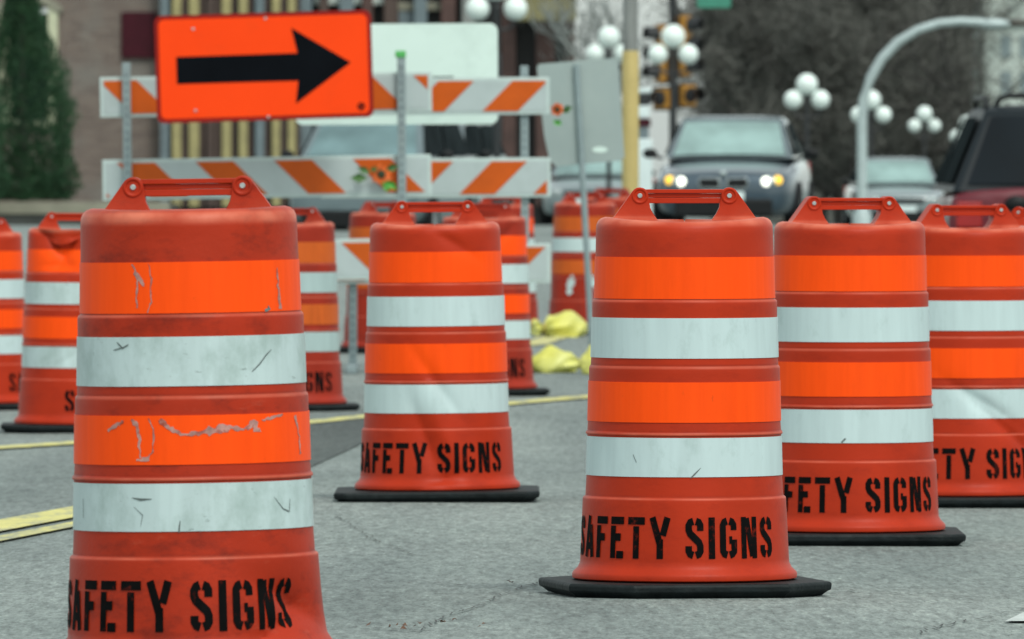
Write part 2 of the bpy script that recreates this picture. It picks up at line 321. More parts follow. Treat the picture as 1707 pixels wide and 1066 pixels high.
# ------------------------------------------------------------------ ground
vs = [(x, y, GRID[j][i]) for j, y in enumerate(gy) for i, x in enumerate(gx)]; W_ = len(gx)
g = MB().add(vs, [(j * W_ + i, j * W_ + i + 1, (j + 1) * W_ + i + 1, (j + 1) * W_ + i) for j in range(len(gy) - 1) for i in range(W_ - 1)])
struct(g.build('road', M['asphalt'], smooth=180))
def ground_at(X, Y):                                # photo pixel of a spot on the road -> (x, d)
    lo, hi = 18.0, 110.0
    for _ in range(50):
        m = (lo + hi) / 2; s = FPX / m
        if EYE_Y + (CAM_Z - GZ(PX(X, s), m)) * s > Y: lo = m
        else: hi = m
    return Vector((PX(X, FPX / lo), lo))
def on_road(dz): return lambda u, v: (u, v, GZ(u, v) + dz)
def road_quad(mb, pts, dz, n=14):                   # quad of four (x,d) corners laid on the road
    a, b, c, d = [Vector(p) for p in pts]; vs = []
    for i in range(n + 1):
        for j in range(5):
            t, q = i / n, j / 4; p = (a.lerp(d, t)).lerp(b.lerp(c, t), q); vs.append((p.x, p.y, GZ(p.x, p.y) + dz))
    mb.add(vs, [(i * 5 + j, i * 5 + j + 1, (i + 1) * 5 + j + 1, (i + 1) * 5 + j) for i in range(n) for j in range(4)])
def line(p, q, wd, mb, dz=.008):
    p, q = Vector(p), Vector(q); n = Vector((1, 0)) * wd / 2; road_quad(mb, [p - n, p + n, q + n, q - n], dz, 24)
pat = MB(); a1, a2, a3, a4 = [ground_at(*p) for p in ((380, 842), (700, 692), (700, 690), (420, 703))]
road_quad(pat, [ground_at(380, 846), ground_at(640, 719), ground_at(720, 694), ground_at(420, 705)], .004)
struct(pat.build('dark_road_area', M['asphalt_dark']))  # darker quad of the asphalt shader laid on the road
yl = MB()
p0, p1 = ground_at(0, 880), ground_at(112, 859); dr = (p1 - p0) / (p1.y - p0.y)
line(p0 - dr * 6, p0 + dr * 4, .20, yl); q0 = ground_at(0, 902); line(q0 - dr * 6, q0 + dr * 4, .085, yl)
p0, p1 = ground_at(0, 749), ground_at(975, 664); dr2 = (p1 - p0) / (p1.y - p0.y); line(p0 - dr2 * 3, p1 + dr2 * 1.5, .20, yl)
p0, p1 = ground_at(885, 578), ground_at(965, 552); line(p0, p1, .22, yl)
struct(yl.build('yellow_road_line', M['yellow_paint']))
wl = MB(); road_quad(wl, [ground_at(1676, 1040), ground_at(1790, 1040), ground_at(1790, 1022), ground_at(1705, 1026)], .006); struct(wl.build('white_road_line', M['white_paint_road']))
ck = MB(); rc = random.Random(3)
def crack(pts, wd, mb=None):
    P = [ground_at(*p) for p in pts]; out = []
    for a, b in zip(P, P[1:]):
        k = max(2, int((b - a).length / .06))
        for i in range(k): q = a.lerp(b, i / k); out.append((q.x + rc.gauss(0, .008), q.y + rc.gauss(0, .05)))
    (mb or ck).stroke(out, [wd * rc.uniform(.3, 1.4) for _ in out], on_road(.005), .05)
crack([(540, 972), (700, 973), (820, 980), (930, 985)], .006)
crack([(930, 962), (860, 985), (800, 1012), (740, 1032), (690, 1058)], .004)
crack([(1707, 1018), (1640, 1034), (1580, 1044), (1520, 1060)], .0045)
crack([(1390, 985), (1500, 992), (1620, 998), (1707, 1002)], .005)
crack([(0, 972), (60, 974), (120, 975)], .005); crack([(545, 1046), (760, 1056), (900, 1052)], .004)
crack([(880, 800), (1000, 806)], .006); crack([(560, 860), (620, 900), (700, 930)], .004)
crack([(615, 1053), (650, 1051), (700, 1053), (760, 1058), (800, 1062)], .0045)
struct(ck.build('road_crack', M['crack']))
lt = MB()
for X, Y in [(625, 1051), (655, 1050), (672, 1051), (690, 1050), (802, 1050), (750, 1049), (848, 976)]:
    p = ground_at(X, Y)
    for _ in range(2):
        x, y = p.x + rc.gauss(0, .008), p.y + rc.gauss(0, .1); r_ = rc.uniform(.003, .009); a = rc.uniform(0, 6); z = GZ(x, y) + .006
        lt.add([(x + r_ * math.cos(a + k * PI / 2), y + 2 * r_ * math.sin(a + k * PI / 2), z + rc.uniform(0, .012)) for k in range(4)], [(0, 1, 2, 3)])
struct(lt.build('leaf_litter', M['leaf_litter']), 'stuff')

# ------------------------------------------------------------------ traffic drums
DP = [(0, .262), (.001, .279), (.004, .284), (.014, .285), (.020, .282), (.030, .271), (.043, .2645), (.203, .2572), (.2065, .2567), (.2090, .2552), (.2110, .2525), (.2125, .2503), (.2625, .2475),
      (.3627, .2452), (.3660, .2457), (.3680, .2488), (.3705, .2492), (.3735, .2484), (.3760, .2462), (.3772, .2450), (.399, .2437), (.502, .2416), (.533, .2412), (.5365, .2408), (.5390, .2396), (.5405, .2380), (.5412, .2372), (.560, .2364), (.663, .2340),
      (.6990, .2338), (.7025, .2334), (.7052, .2320), (.7070, .2298), (.7080, .2284), (.709, .2278), (.816, .2252), (.8180, .2252), (.880, .2238), (.893, .2225), (.902, .2180), (.908, .2110), (.911, .2000), (.9115, .12), (.9115, .001)]
def prad(h):
    for (a, ra), (b, rb) in zip(DP, DP[1:]):
        if h <= b: return ra + (rb - ra) * (h - a) / max(b - a, 1e-6)
    return .001
GL = {'S': (.5, [[(.41, .68), (.41, .82), (.375, .88), (.29, .91)], [(.215, .91), (.13, .88), (.09, .81), (.09, .70), (.13, .61), (.37, .40), (.41, .31), (.41, .18), (.375, .12), (.29, .09)], [(.215, .09), (.13, .12), (.09, .19), (.09, .31)]]),
      'A': (.54, [[(.09, 0), (.245, 1)], [(.45, 0), (.33, .78)], [(.20, .27), (.36, .27)]]), 'F': (.46, [[(.09, 0), (.09, .78)], [(0, .91), (.46, .91)], [(.12, .5), (.36, .5)]]),
      'E': (.46, [[(.09, 0), (.09, .78)], [(0, .91), (.46, .91)], [(.12, .51), (.36, .51)], [(.22, .085), (.46, .085)]]), 'T': (.52, [[(0, .91), (.52, .91)], [(.26, 0), (.26, .78)]]),
      'Y': (.58, [[(.30, 0), (.30, .47)], [(.08, 1), (.29, .38)], [(.51, 1), (.38, .56)]]), 'I': (.18, [[(.09, 0), (.09, 1)]]), ' ': (.14, []),
      'G': (.52, [[(.215, .91), (.13, .88), (.09, .81), (.09, .19), (.13, .12), (.215, .09)], [(.29, .91), (.375, .88), (.42, .82), (.42, .69)], [(.29, .09), (.375, .12), (.43, .18), (.43, .46)], [(.28, .45), (.37, .45)]]),
      'N': (.54, [[(.085, 0), (.085, 1)], [(.455, 0), (.455, 1)], [(.19, .97), (.37, .05)]])}
def drum(key, label, rot=0.0, lean=0.0, leany=0.0, dents=(), plastic='plastic', orange='orange_sheet', white='white_sheet', base_rot=0.0, peel=(), scuffs=(), text=True, textdeg=-14.2, bands=4, patches=None, cap=.004, sad=.011, rb=.345, rcut=.21):
    X, Y, s = DR[key]; d = FPX / s; x = PX(X, s)
    t = thing('traffic_drum', label, 'traffic drum', (x, d, GZ(x, d) + .002), (R(leany), R(lean), R(rot)), 'orange and white traffic drums on the road')
    def surf(th, h, off=0.0):
        r = prad(h) + off
        for (t0, h0, ang, sl, ss, dep) in dents:
            du, dv = (th - t0) * .25, h - h0; ca, sa = math.cos(ang), math.sin(ang); a, b = du * ca + dv * sa, -du * sa + dv * ca
            r -= dep * math.exp(-(a / sl) ** 2 - abs(b / ss) ** 1.15)
        r += .0006 * math.sin(5 * th + 9 * h) * (1 if h < .9 else 0)
        z = h + .038
        if h > .83: q = min(1, (h - .83) / .075); q = q * q * (3 - 2 * q); z += q * (cap - sad * math.cos(th) ** 2)
        if h > .88 and len(dents) and key == 'H': z -= .05 * math.exp(-((th + .4) / .5) ** 2)
        return (r * math.sin(th), -r * math.cos(th), z)
    n = 120; hs_ = []
    for (a, _), (b, _) in zip(DP, DP[1:]):
        k = max(1, int((b - a) / .009)); hs_ += [a + (b - a) * i / k for i in range(k)]
    hs_.append(DP[-1][0]); hh = hs_[:-3]
    rows = [[surf(2 * PI * j / n - PI, h) for j in range(n)] for h in hh]
    for r_ in (.2, .17, .12, .06, .002):
        rows.append([(r_ * math.sin(2 * PI * j / n - PI), -r_ * math.cos(2 * PI * j / n - PI), .038 + .9115 + cap - sad * math.cos(2 * PI * j / n - PI) ** 2 - (.006 if r_ < .19 else 0)) for j in range(n)])
    b = MB().add([p for r_ in rows for p in r_], [(i * n + j, i * n + (j + 1) % n, (i + 1) * n + (j + 1) % n, (i + 1) * n + j) for i in range(len(rows) - 1) for j in range(n)])
    b.build('body', M[plastic], t, smooth=38)
    bandobj = []
    for i, (h0, h1, mt, nm) in enumerate([(.2640, .3622, white, 'white_band'), (.4005, .5015, orange, 'orange_band'), (.5612, .6625, white, 'white_band'), (.7105, .8155, orange, 'orange_band')]):
        if patches and i in patches: continue
        k = 12; bb = MB(); vs = []
        for q in range(k + 1):
            h = h0 + (h1 - h0) * q / k; vs += [surf(2 * PI * j / n - PI, h, .0018) for j in range(n)]
        bb.add(vs, [(q * n + j, q * n + (j + 1) % n, (q + 1) * n + (j + 1) % n, (q + 1) * n + j) for q in range(k) for j in range(n)])
        # turned-in edges
        for q, ho in ((0, h0), (k, h1)):
            o = len(bb.v); bb.v += [surf(2 * PI * j / n - PI, ho, -.002) for j in range(n)]
            bb.f += [(q * n + j, q * n + (j + 1) % n, o + (j + 1) % n, o + j) for j in range(n)]
        bandobj.append((h0, h1, bb.build(nm, M[mt], t, smooth=35)))
    if patches:
        for (u, h, w_, hh_) in patches.get('rags', []):
            mb = MB(); r3 = random.Random(int(u * 100 + h * 1000)); k = 6
            mb.stroke([(u + r3.gauss(0, .01), h + hh_ * (i / k - .5)) for i in range(k + 1)], [w_ * r3.uniform(.5, 1.2) for _ in range(k + 1)], lambda a, b_: surf(a / .25, b_, .002), .01)
            mb.build('torn_strip', M[white], t)
    for (pts, wd) in peel:
        mb = MB(); h = sum(p[1] for p in pts) / len(pts); own = min(bandobj, key=lambda q: abs((q[0] + q[1]) / 2 - h))[2]
        ws = wd if isinstance(wd, list) else [wd] * len(pts); r4 = random.Random(int(h * 9999)); P2, W2 = [], []
        for (a_, b_), wa, wb_ in zip(zip(pts, pts[1:]), ws, ws[1:]):
            for q in range(5): f = q / 5; P2.append((a_[0] + (b_[0] - a_[0]) * f + r4.gauss(0, .0012), a_[1] + (b_[1] - a_[1]) * f + r4.gauss(0, .0012))); W2.append((wa + (wb_ - wa) * f) * r4.uniform(.35, 1.15))
        P2.append(pts[-1]); W2.append(ws[-1])
        mb.stroke(P2, W2, lambda u, v: surf(u / .25, v, .0026), .01); mb.build('peeled_patch', M['peel'], own)
    for (pts, wd) in scuffs:
        mb = MB(); h = sum(p[1] for p in pts) / len(pts); own = min(bandobj, key=lambda q: abs((q[0] + q[1]) / 2 - h))[2]
        mb.stroke(pts, [q * .75 for q in (wd if isinstance(wd, list) else [wd] * len(pts))], lambda u, v: surf(u / .25, v, .0028), .006); mb.build('scuff_mark', M['scuff'], own)
    if text:
        hgt = .104; msg = 'SAFETY SIGNS'; tot = sum(GL[c][0] for c in msg) + .143 * (len(msg) - 1); pos = -tot / 2; rr = .260; lb = MB()
        for c in msg + ' ':
            if c == ' ': lb.build('lettering', M['stencil'], t); lb = MB()
            for st in GL[c][1]:
                wd = .18 if c not in 'AN' else .165
                lb.stroke([(pos + u, v) for u, v in st], wd, lambda u, v: surf(u * hgt * .87 / rr + R(textdeg), .0595 + v * hgt, .0018), .07)
            pos += GL[c][0] + .143
    # handle: two lugs with bosses and a grooved bar between them
    h = MB(); zb = .038
    for sg in (-1, 1):
        arc = [(.113 + .023 * math.cos(a), .967 + .023 * math.sin(a)) for a in [R(40 + i * 14) for i in range(9)]]
        poly = [(.187, .908), (.178, .916)] + arc[:1] + arc[1:] + [(.090, .958), (.087, .938), (.080, .924), (.068, .9075), (.068, .895), (.187, .895)]
        poly = [(sg * px, pz + zb) for px, pz in poly]
        h.prism(poly if sg > 0 else poly[::-1], -.036, .036)
        pr = [(.0205, -.0375), (.0205, .0375), (.0195, .0390), (.0150, .0390), (.0142, .0364), (.002, .0362)]
        h.lathe(pr, 24, (sg * .113, 0, .969 + zb), 'y')
        h.lathe([(r_, -hh2) for r_, hh2 in pr], 24, (sg * .113, 0, .969 + zb), 'y')
    h.prism([(-.098, .985 + zb), (.098, .985 + zb), (.098, .975 + zb), (-.098, .975 + zb)], -.030, .030)
    h.prism([(-.098, .9745 + zb), (.098, .9745 + zb), (.098, .964 + zb), (-.098, .964 + zb)], -.024, .024)
    h.prism([(-.1, .9635 + zb), (.1, .9635 + zb), (.1, .950 + zb), (-.1, .950 + zb)], -.031, .031)
    ho = h.build('handle', M[plastic], t, smooth=30, bevel=.003)
    for sg in (-1, 1):
        q = MB().lathe([(.0001, .0395), (.005, .0395), (.0065, .038), (.0065, .034)], 12, (sg * .113, 0, .969 + zb), 'y'); q.build('bolt', M['bolt'], ho, smooth=40)
    # ballast base: square rubber slab with cut corners
    r_ = rb; c_ = rcut; poly = [(r_, c_), (c_, r_), (-c_, r_), (-r_, c_), (-r_, -c_), (-c_, -r_), (c_, -r_), (r_, -c_)]
    m4 = Matrix.Rotation(R(base_rot - rot), 4, 'Z'); bs = MB(); k = 8; vs = []
    for z, sc in ((.001, .93), (.012, .97), (.016, .995), (.030, 1.0), (.036, .985), (.0365, .80)): vs += [tuple(m4 @ Vector((px * sc, py * sc, z))) for px, py in poly]
    bs.add(vs, [(i * k + j, i * k + (j + 1) % k, (i + 1) * k + (j + 1) % k, (i + 1) * k + j) for i in range(5) for j in range(k)] + [tuple(range(k - 1, -1, -1)), tuple(range(5 * k, 6 * k))])
    bs.build('rubber_base', M['rubber'], t, bevel=.003)
    return t
drum('A', 'largest worn traffic drum at the front left with torn orange bands', lean=-.9, plastic='plastic_dirty', white='white_dirty',
     dents=[(1.02, .105, R(-24), .10, .050, .034), (.72, .055, R(30), .11, .020, .014), (1.40, .03, 0, .14, .07, -.014), (-.2, .86, 0, .12, .03, .002)],
     peel=[([(-.128, .812), (-.118, .790), (-.106, .778), (-.098, .768)], [.003, .011, .013, .004]), ([(-.115, .785), (-.117, .755), (-.116, .722)], [.004, .006, .004]), ([(-.087, .812), (-.080, .780), (-.081, .735), (-.090, .712)], [.002, .004, .004, .003]),
           ([(.235, .80), (.238, .755), (.242, .715)], [.004, .009, .013]),
           ([(-.19, .470), (-.16, .484), (-.145, .490)], [.005, .014, .006]), ([(-.125, .492), (-.112, .484), (-.107, .455), (-.104, .415)], [.006, .012, .007, .005]), ([(-.115, .410), (-.085, .414)], [.006, .010]),
           ([(-.085, .497), (-.074, .468), (-.078, .428), (-.086, .416)], [.003, .006, .004, .004]), ([(-.06, .492), (-.04, .476), (-.015, .461), (.02, .464), (.05, .470), (.09, .476), (.12, .470)], [.016, .012, .007, .013, .022, .018, .004]),
           ([(.118, .470), (.145, .484), (.150, .465)], [.004, .016, .022]), ([(.165, .488), (.19, .494), (.225, .499)], [.004, .008, .004]), ([(.27, .495), (.285, .46), (.29, .415)], [.010, .007, .010])],
     scuffs=[([(.145, .588), (.165, .603), (.185, .622), (.20, .632)], [.002, .004, .003, .002]), ([(-.165, .652), (-.150, .640), (-.135, .648)], [.003, .005, .002]), ([(-.175, .636), (-.155, .640), (-.135, .645)], [.002, .004, .001]),
             ([(-.125, .334), (-.105, .330), (-.08, .331)], [.001, .007, .002]), ([(-.023, .262), (-.022, .272), (-.020, .286)], [.004, .004, .002]), ([(.19, .330), (.215, .305), (.235, .298), (.238, .325)], [.001, .003, .003, .001]),
             ([(-.28, .33), (-.278, .29)], .002), ([(-.12, .315), (-.10, .298), (-.105, .275)], [.001, .002, .001]), ([(.19, .712), (.205, .716), (.2, .722)], [.008, .010, .004])], base_rot=12, cap=.015, sad=.005)
drum('B', 'clean traffic drum with a creased lower side, alone in the middle of the road', rot=1, lean=-.5, base_rot=0, rb=.352, rcut=.31,
     dents=[(-.14, .16, R(112), .15, .045, .028), (.12, .17, R(112), .15, .030, -.008), (.02, .36, R(126), .15, .020, .011), (.30, .845, R(150), .09, .02, .012), (.0, .03, R(20), .10, .02, .008), (-.42, .13, R(90), .10, .06, .005)])
drum('C', 'clean upright traffic drum with full stencilled text, right of the middle drum', base_rot=11, rb=.338, rcut=.20, dents=[(0, .895, 0, .12, .03, .002), (-.95, .31, R(80), .06, .02, .003)],
     scuffs=[([(.012, .262), (.022, .272), (.038, .288)], [.003, .005, .001]), ([(-.14, .32), (-.13, .30)], .002)])
drum('D', 'traffic drum half hidden behind the right neighbour of the middle drum', rot=9, base_rot=0, rb=.335, rcut=.29, scuffs=[([(-.07, .266), (-.058, .278)], .006)])
drum('E', 'traffic drum cut by the right picture edge with a dented lower white band', rot=13, base_rot=2, dents=[(.25, .24, R(-38), .17, .022, .020), (.05, .31, R(-30), .13, .014, .012)])
drum('F', 'hindmost right traffic drum, only its handle showing above the dented one', rot=-6, base_rot=2)
drum('G', 'traffic drum cut by the left picture edge beside the crushed drum', rot=2, textdeg=107, base_rot=5)
drum('H', 'traffic drum with a crushed top, just left of the largest worn drum', rot=3, textdeg=59, base_rot=2, lean=.4, plastic='plastic', white='white_dirty',
     dents=[(-.62, .85, R(-42), .12, .05, .06), (-.10, .84, R(50), .09, .04, .05), (-.4, .74, 0, .08, .03, .02), (-.2, .30, R(35), .10, .02, .006), (-.1, .10, R(80), .09, .03, .006)])
drum('I', 'dull shade-toned traffic drum peeking out right of the largest worn drum', rot=-2, base_rot=3, plastic='plastic_dull', orange='orange_dull', white='white_dull', dents=[(.5, .1, R(60), .1, .03, .006)])  # shade on this drum is put into its duller colours
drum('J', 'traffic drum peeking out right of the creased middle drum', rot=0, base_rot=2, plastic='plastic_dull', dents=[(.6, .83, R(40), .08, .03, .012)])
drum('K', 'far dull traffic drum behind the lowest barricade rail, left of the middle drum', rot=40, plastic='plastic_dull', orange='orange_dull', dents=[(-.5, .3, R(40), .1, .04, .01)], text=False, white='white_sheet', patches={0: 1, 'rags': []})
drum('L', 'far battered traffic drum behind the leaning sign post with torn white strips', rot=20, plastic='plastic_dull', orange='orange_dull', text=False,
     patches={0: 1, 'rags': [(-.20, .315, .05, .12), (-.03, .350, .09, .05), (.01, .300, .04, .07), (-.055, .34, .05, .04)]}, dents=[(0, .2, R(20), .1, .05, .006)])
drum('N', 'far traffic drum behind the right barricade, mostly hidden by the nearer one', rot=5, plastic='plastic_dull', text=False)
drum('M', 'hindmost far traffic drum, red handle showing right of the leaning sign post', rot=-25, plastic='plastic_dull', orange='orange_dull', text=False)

# ------------------------------------------------------------------ barricades
def stripe_polys(L, H, slope, pitch, off, m):       # slanted stripes clipped to a rail face of L x H with a margin m
    out = []; x0, x1, z0, z1 = m, L - m, m * .9, H - m * .9; k = -8
    while k < 40:
        a = k * pitch + off; b = a + pitch * .48
        pl = [(a, z0), (b, z0), (b + slope * (z1 - z0), z1), (a + slope * (z1 - z0), z1)]
        def clip(P, f):
            q = []
            for i in range(len(P)):
                u, v = P[i], P[(i + 1) % len(P)]; fu, fv = f(u), f(v)
                if fu >= 0: q.append(u)
                if fu * fv < 0: t = fu / (fu - fv); q.append((u[0] + (v[0] - u[0]) * t, u[1] + (v[1] - u[1]) * t))
            return q
        for f in (lambda p: p[0] - x0, lambda p: x1 - p[0]):
            if pl: pl = clip(pl, f)
        if len(pl) > 2: out.append(pl)
        k += 1
    return out
def rail(parent, x0, x1, zc, y, H, slope, pitch, off, tilt=0.0):
    L = x1 - x0; m4 = Matrix.Translation((x0, y, zc)) @ Matrix.Rotation(R(-tilt), 4, 'Y') @ Matrix.Translation((0, 0, -H / 2))
    r_ = MB().box(0, L, -.012, .012, 0, H).build('rail', M['rail_white'], parent, bevel=.004, M4=m4)
    sh = MB().box(.02, L - .02, -.0155, -.0135, .022, H - .022).build('sheeting', M['rail_sheet'], r_, M4=m4)
    st = MB()
    for p in stripe_polys(L, H, slope, pitch, off, .024): st.prism(p, -.0185, -.0165)
    st.build('orange_stripes', M['rail_orange'], r_, M4=m4)
    return r_
def barricade(label, s, x0X, x1X, rails, posts, ypost, slope, off, tilt, pitch=.485):
    d = FPX / s; xm = PX((x0X + x1X) / 2, s); gz = GZ(xm, d); t = thing('road_barricade', label, 'barricade', (xm, d, gz), (0, 0, 0), 'striped road barricades')
    for i, (Yc, hpx, e0, e1) in enumerate(rails):
        rail(t, PX(e0, s) - xm, PX(e1, s) - xm, PZ(Yc, s) - gz, 0, hpx / s, slope, pitch, off[i], tilt)
    for (Xp, Yt, Xb) in posts:
        x = PX(Xp, s) - xm; xb = PX(Xb, s) - xm; zt = PZ(Yt, s) - gz; q = MB(); h_ = .0255
        vs = [(xx + sx * h_, ypost + sy * h_, z) for xx, z in ((xb, .05), (x, zt)) for sx, sy in ((-1, -1), (1, -1), (1, 1), (-1, 1))]
        q.add(vs, [(0, 1, 5, 4), (1, 2, 6, 5), (2, 3, 7, 6), (3, 0, 4, 7), (0, 3, 2, 1), (4, 5, 6, 7)])
        po = q.build('post', M['galv'], t, bevel=.004)
        hl = MB(); k = int((zt - .1) / .05)
        for j in range(k):
            z = .1 + j * .05; xx = xb + (x - xb) * (z - .05) / (zt - .05); hl.lathe([(.0001, .0275), (.008, .0275), (.008, .02)], 8, (xx, ypost, z), 'y')
        hl.build('punched_holes', M['hole'], po)
        MB().box(xb - .03, xb + .03, -.55, .55, .002, .052).build('foot', M['galv'], t, bevel=.004)
    return t
barricade('front left road barricade, stripes slanting down to the right, holding the arrow sign', 270, 167, 720,
          [(163, 67, 167, 720), (301, 68, 171, 719), (440, 68, 171, 719)], [(211, 105, 217), (669, 90, 672)], -.042, -1.0, [.20, .30, .23], 1.0)
barricade('right road barricade behind the first, stripes slanting up to the right', 267, 536, 918,
          [(162, 62, 536, 916), (298, 66, 536, 918), (441, 66, 536, 918)], [(588, 452, 588), (874, 110, 876)], .042, 1.0, [.08, .398, .05], .3, .462)
# arrow sign
s_ = 272; d_ = FPX / s_; tl, tr, br, bl = (257, 27), (620, 17), (622, 195), (263, 207)
sw, sh = 361 / s_, 179 / s_; ctr = PT(440.5, 111.5, s_)
asg = thing('arrow_sign', 'orange sign with black arrow pointing right on the left barricade', 'sign', (ctr.x, d_ - .06, ctr.z), (0, R(-1.7), 0))
def rrect(w, h, r, n=5):
    out = []
    for cx_, cz_, a0 in ((w / 2 - r, h / 2 - r, 0), (-w / 2 + r, h / 2 - r, 90), (-w / 2 + r, -h / 2 + r, 180), (w / 2 - r, -h / 2 + r, 270)):
        out += [(cx_ + r * math.cos(R(a0 + 90 * i / n)), cz_ + r * math.sin(R(a0 + 90 * i / n))) for i in range(n + 1)]
    return out
MB().prism(rrect(sw, sh, .045), -.003, .004).build('panel', M['sign_border'], asg)
MB().prism(rrect(sw - .05, sh - .05, .035), -.006, -.0035).build('orange_face', M['sign_orange'], asg)
arw = [(295, 93), (497, 90), (488, 48), (585, 107), (492, 174), (497, 136), (295, 138)]
MB().prism([((X - 440.5) / s_ * 1.0 + 0, (111.5 - Y) / s_ - ((X - 440.5) * .012) / s_) for X, Y in arw], -.0085, -.0065).build('arrow', M['sign_black'], asg)
em = MB().lathe([(.013, .0005), (.024, .0005), (.024, -.002), (.013, -.002)], 20, (160 / s_, -.0075, -71 / s_), 'y'); em.box(158.0 / s_, 162 / s_, -.0085, -.0065, -73 / s_, -69 / s_); em.build('maker_mark', M['sign_black'], asg)
for bx_, bz_ in ((5, -84), (5, 80), (-116, -70), (-116, 66)):
    MB().lathe([(.0001, .012), (.008, .011), (.010, .0065)], 12, (bx_ / s_, 0, bz_ / s_), 'y').build('bolt', M['bolt'], asg, smooth=50)
# white board behind the rails
s2 = 264; cw = PT(661, 124, s2); wb = thing('white_sign', 'blank white sign with a dark bar behind the barricade rails, right of the arrow', 'sign', (cw.x, FPX / s2, cw.z), (0, R(-.3), 0))
MB().prism(rrect(338 / s2, 168 / s2, .05), -.003, .003).build('panel', M['sign_white'], wb)
MB().prism([(60 / s2, -10 / s2), (95 / s2, -9 / s2), (95 / s2, -4 / s2), (60 / s2, -4 / s2)], -.0055, -.0035).build('dark_bar', M['sign_black'], wb)
# leaning sign seen from the back
s3 = 258; d3 = FPX / s3; b0 = PT(986, 560, s3); gz = GZ(b0.x, d3)
ls = thing('leaning_sign', 'grey sign seen from the back, leaning on its thin steel post', 'sign', (b0.x, d3, gz), (0, 0, 0))
def L3(X, Y): return (PX(X, s3) - b0.x, PZ(Y, s3) - gz)
pl = [L3(*p) for p in ((895, 112), (899, 107), (1024, 97), (1030, 100), (1041, 262), (1036, 268), (928, 278), (916, 268), (907, 225))]
pn = MB(); pn.prism(pl, .012, .016); pn.build('panel', M['alu'], ls)
fold = MB(); fold.prism([L3(*p) for p in ((953, 103), (957, 103), (972, 274), (968, 274))], .0085, .0115); fold.build('fold_rib', M['alu'], ls)
pt = MB(); (xa, za), (xb, zb_) = L3(961, 108), L3(988, 600); pt.tube([(xa, -.012, za), (xb, -.012, max(zb_, .0))], .021, 8); pt.build('post', M['galv'], ls)
for q in ((1000, 250), (1010, 120)):
    MB().prism([((L3(*q)[0]) + .05 * math.cos(a), L3(*q)[1] + .02 * math.sin(a)) for a in [i * PI / 6 for i in range(12)]], .009, .0115).build('pale_spot', M['sign_white'], ls) if q[1] == 250 else None
# flowers, cap
def flower(label, X, Y, s, r_, yoff, leaves, squash=1.0):
    c = PT(X, Y, s); t = thing('fabric_flower', label, 'flower', (c.x, FPX / s + yoff, c.z)); p = MB(); n = 12
    for i in range(n):
        a = 2 * PI * i / n + .13; u = Vector((math.cos(a), 0, math.sin(a) * squash)); v = Vector((-math.sin(a), 0, math.cos(a) * squash)); rr = r_ * (1 if i % 2 else .86)
        p.add([u * r_ * .15 + Vector((0, -.004, 0)), u * rr * .6 + v * r_ * .26 + Vector((0, -.014, 0)), u * rr + Vector((0, -.004, 0)), u * rr * .6 - v * r_ * .26 + Vector((0, -.018, 0))], [(0, 1, 2, 3)])
    p.build('petals', M['petal'], t)
    MB().sphere((0, -.012, 0), r_ * .36, 12, (1, .4, squash)).build('flower_middle', M['petal_mid'], t, smooth=180)
    for (dx, dz, lx, lz, mt) in leaves:
        q = MB(); a = Vector((dx, -.010, dz)) / s; b = Vector((lx, -.010, lz)) / s; a.y = b.y = -.006; m_ = (a + b) / 2; nrm = (b - a).cross(Vector((0, 1, 0))).normalized() * (b - a).length * .28
        q.add([a, m_ + nrm + Vector((0, -.02, 0)), b, m_ - nrm + Vector((0, -.012, 0)), m_ + Vector((0, -.004, 0))], [(0, 1, 4), (1, 2, 4), (2, 3, 4), (3, 0, 4)]); q.build('leaf', M[mt], t)
    return t
flower('orange fabric flower with green leaves on the middle rail of the left barricade', 636, 291, 270, .072, -.075,
       [(-22, -6, -52, -6, 'leaf'), (-18, 2, -40, 12, 'leaf'), (-4, 10, -20, 8, 'leaf'), (6, 8, 30, 14, 'leaf'), (0, -14, 24, -22, 'leaf_bright'), (10, -10, 26, -26, 'leaf_bright'), (2, -18, 14, -28, 'leaf_bright')])
flower('small orange flower with green leaf at the right end of the barricade rail', 929, 183, 263, .048, -.03,
       [(8, 0, 26, 4, 'leaf'), (8, -4, 22, -2, 'leaf'), (-8, -18, 8, -26, 'leaf_bright'), (-6, -24, 8, -18, 'leaf_bright')])
cp = PT(668, 91, 270); MB().box(-.033, .033, -.033, .033, -.02, .022).build('post_cap', M['green_cap'], tag(thing('post_cap', 'bright green cap on top of the barricade post', 'cap', (cp.x, FPX / 270 - .042, cp.z)), 'bright green cap on top of the barricade post', 'cap'), bevel=.006)

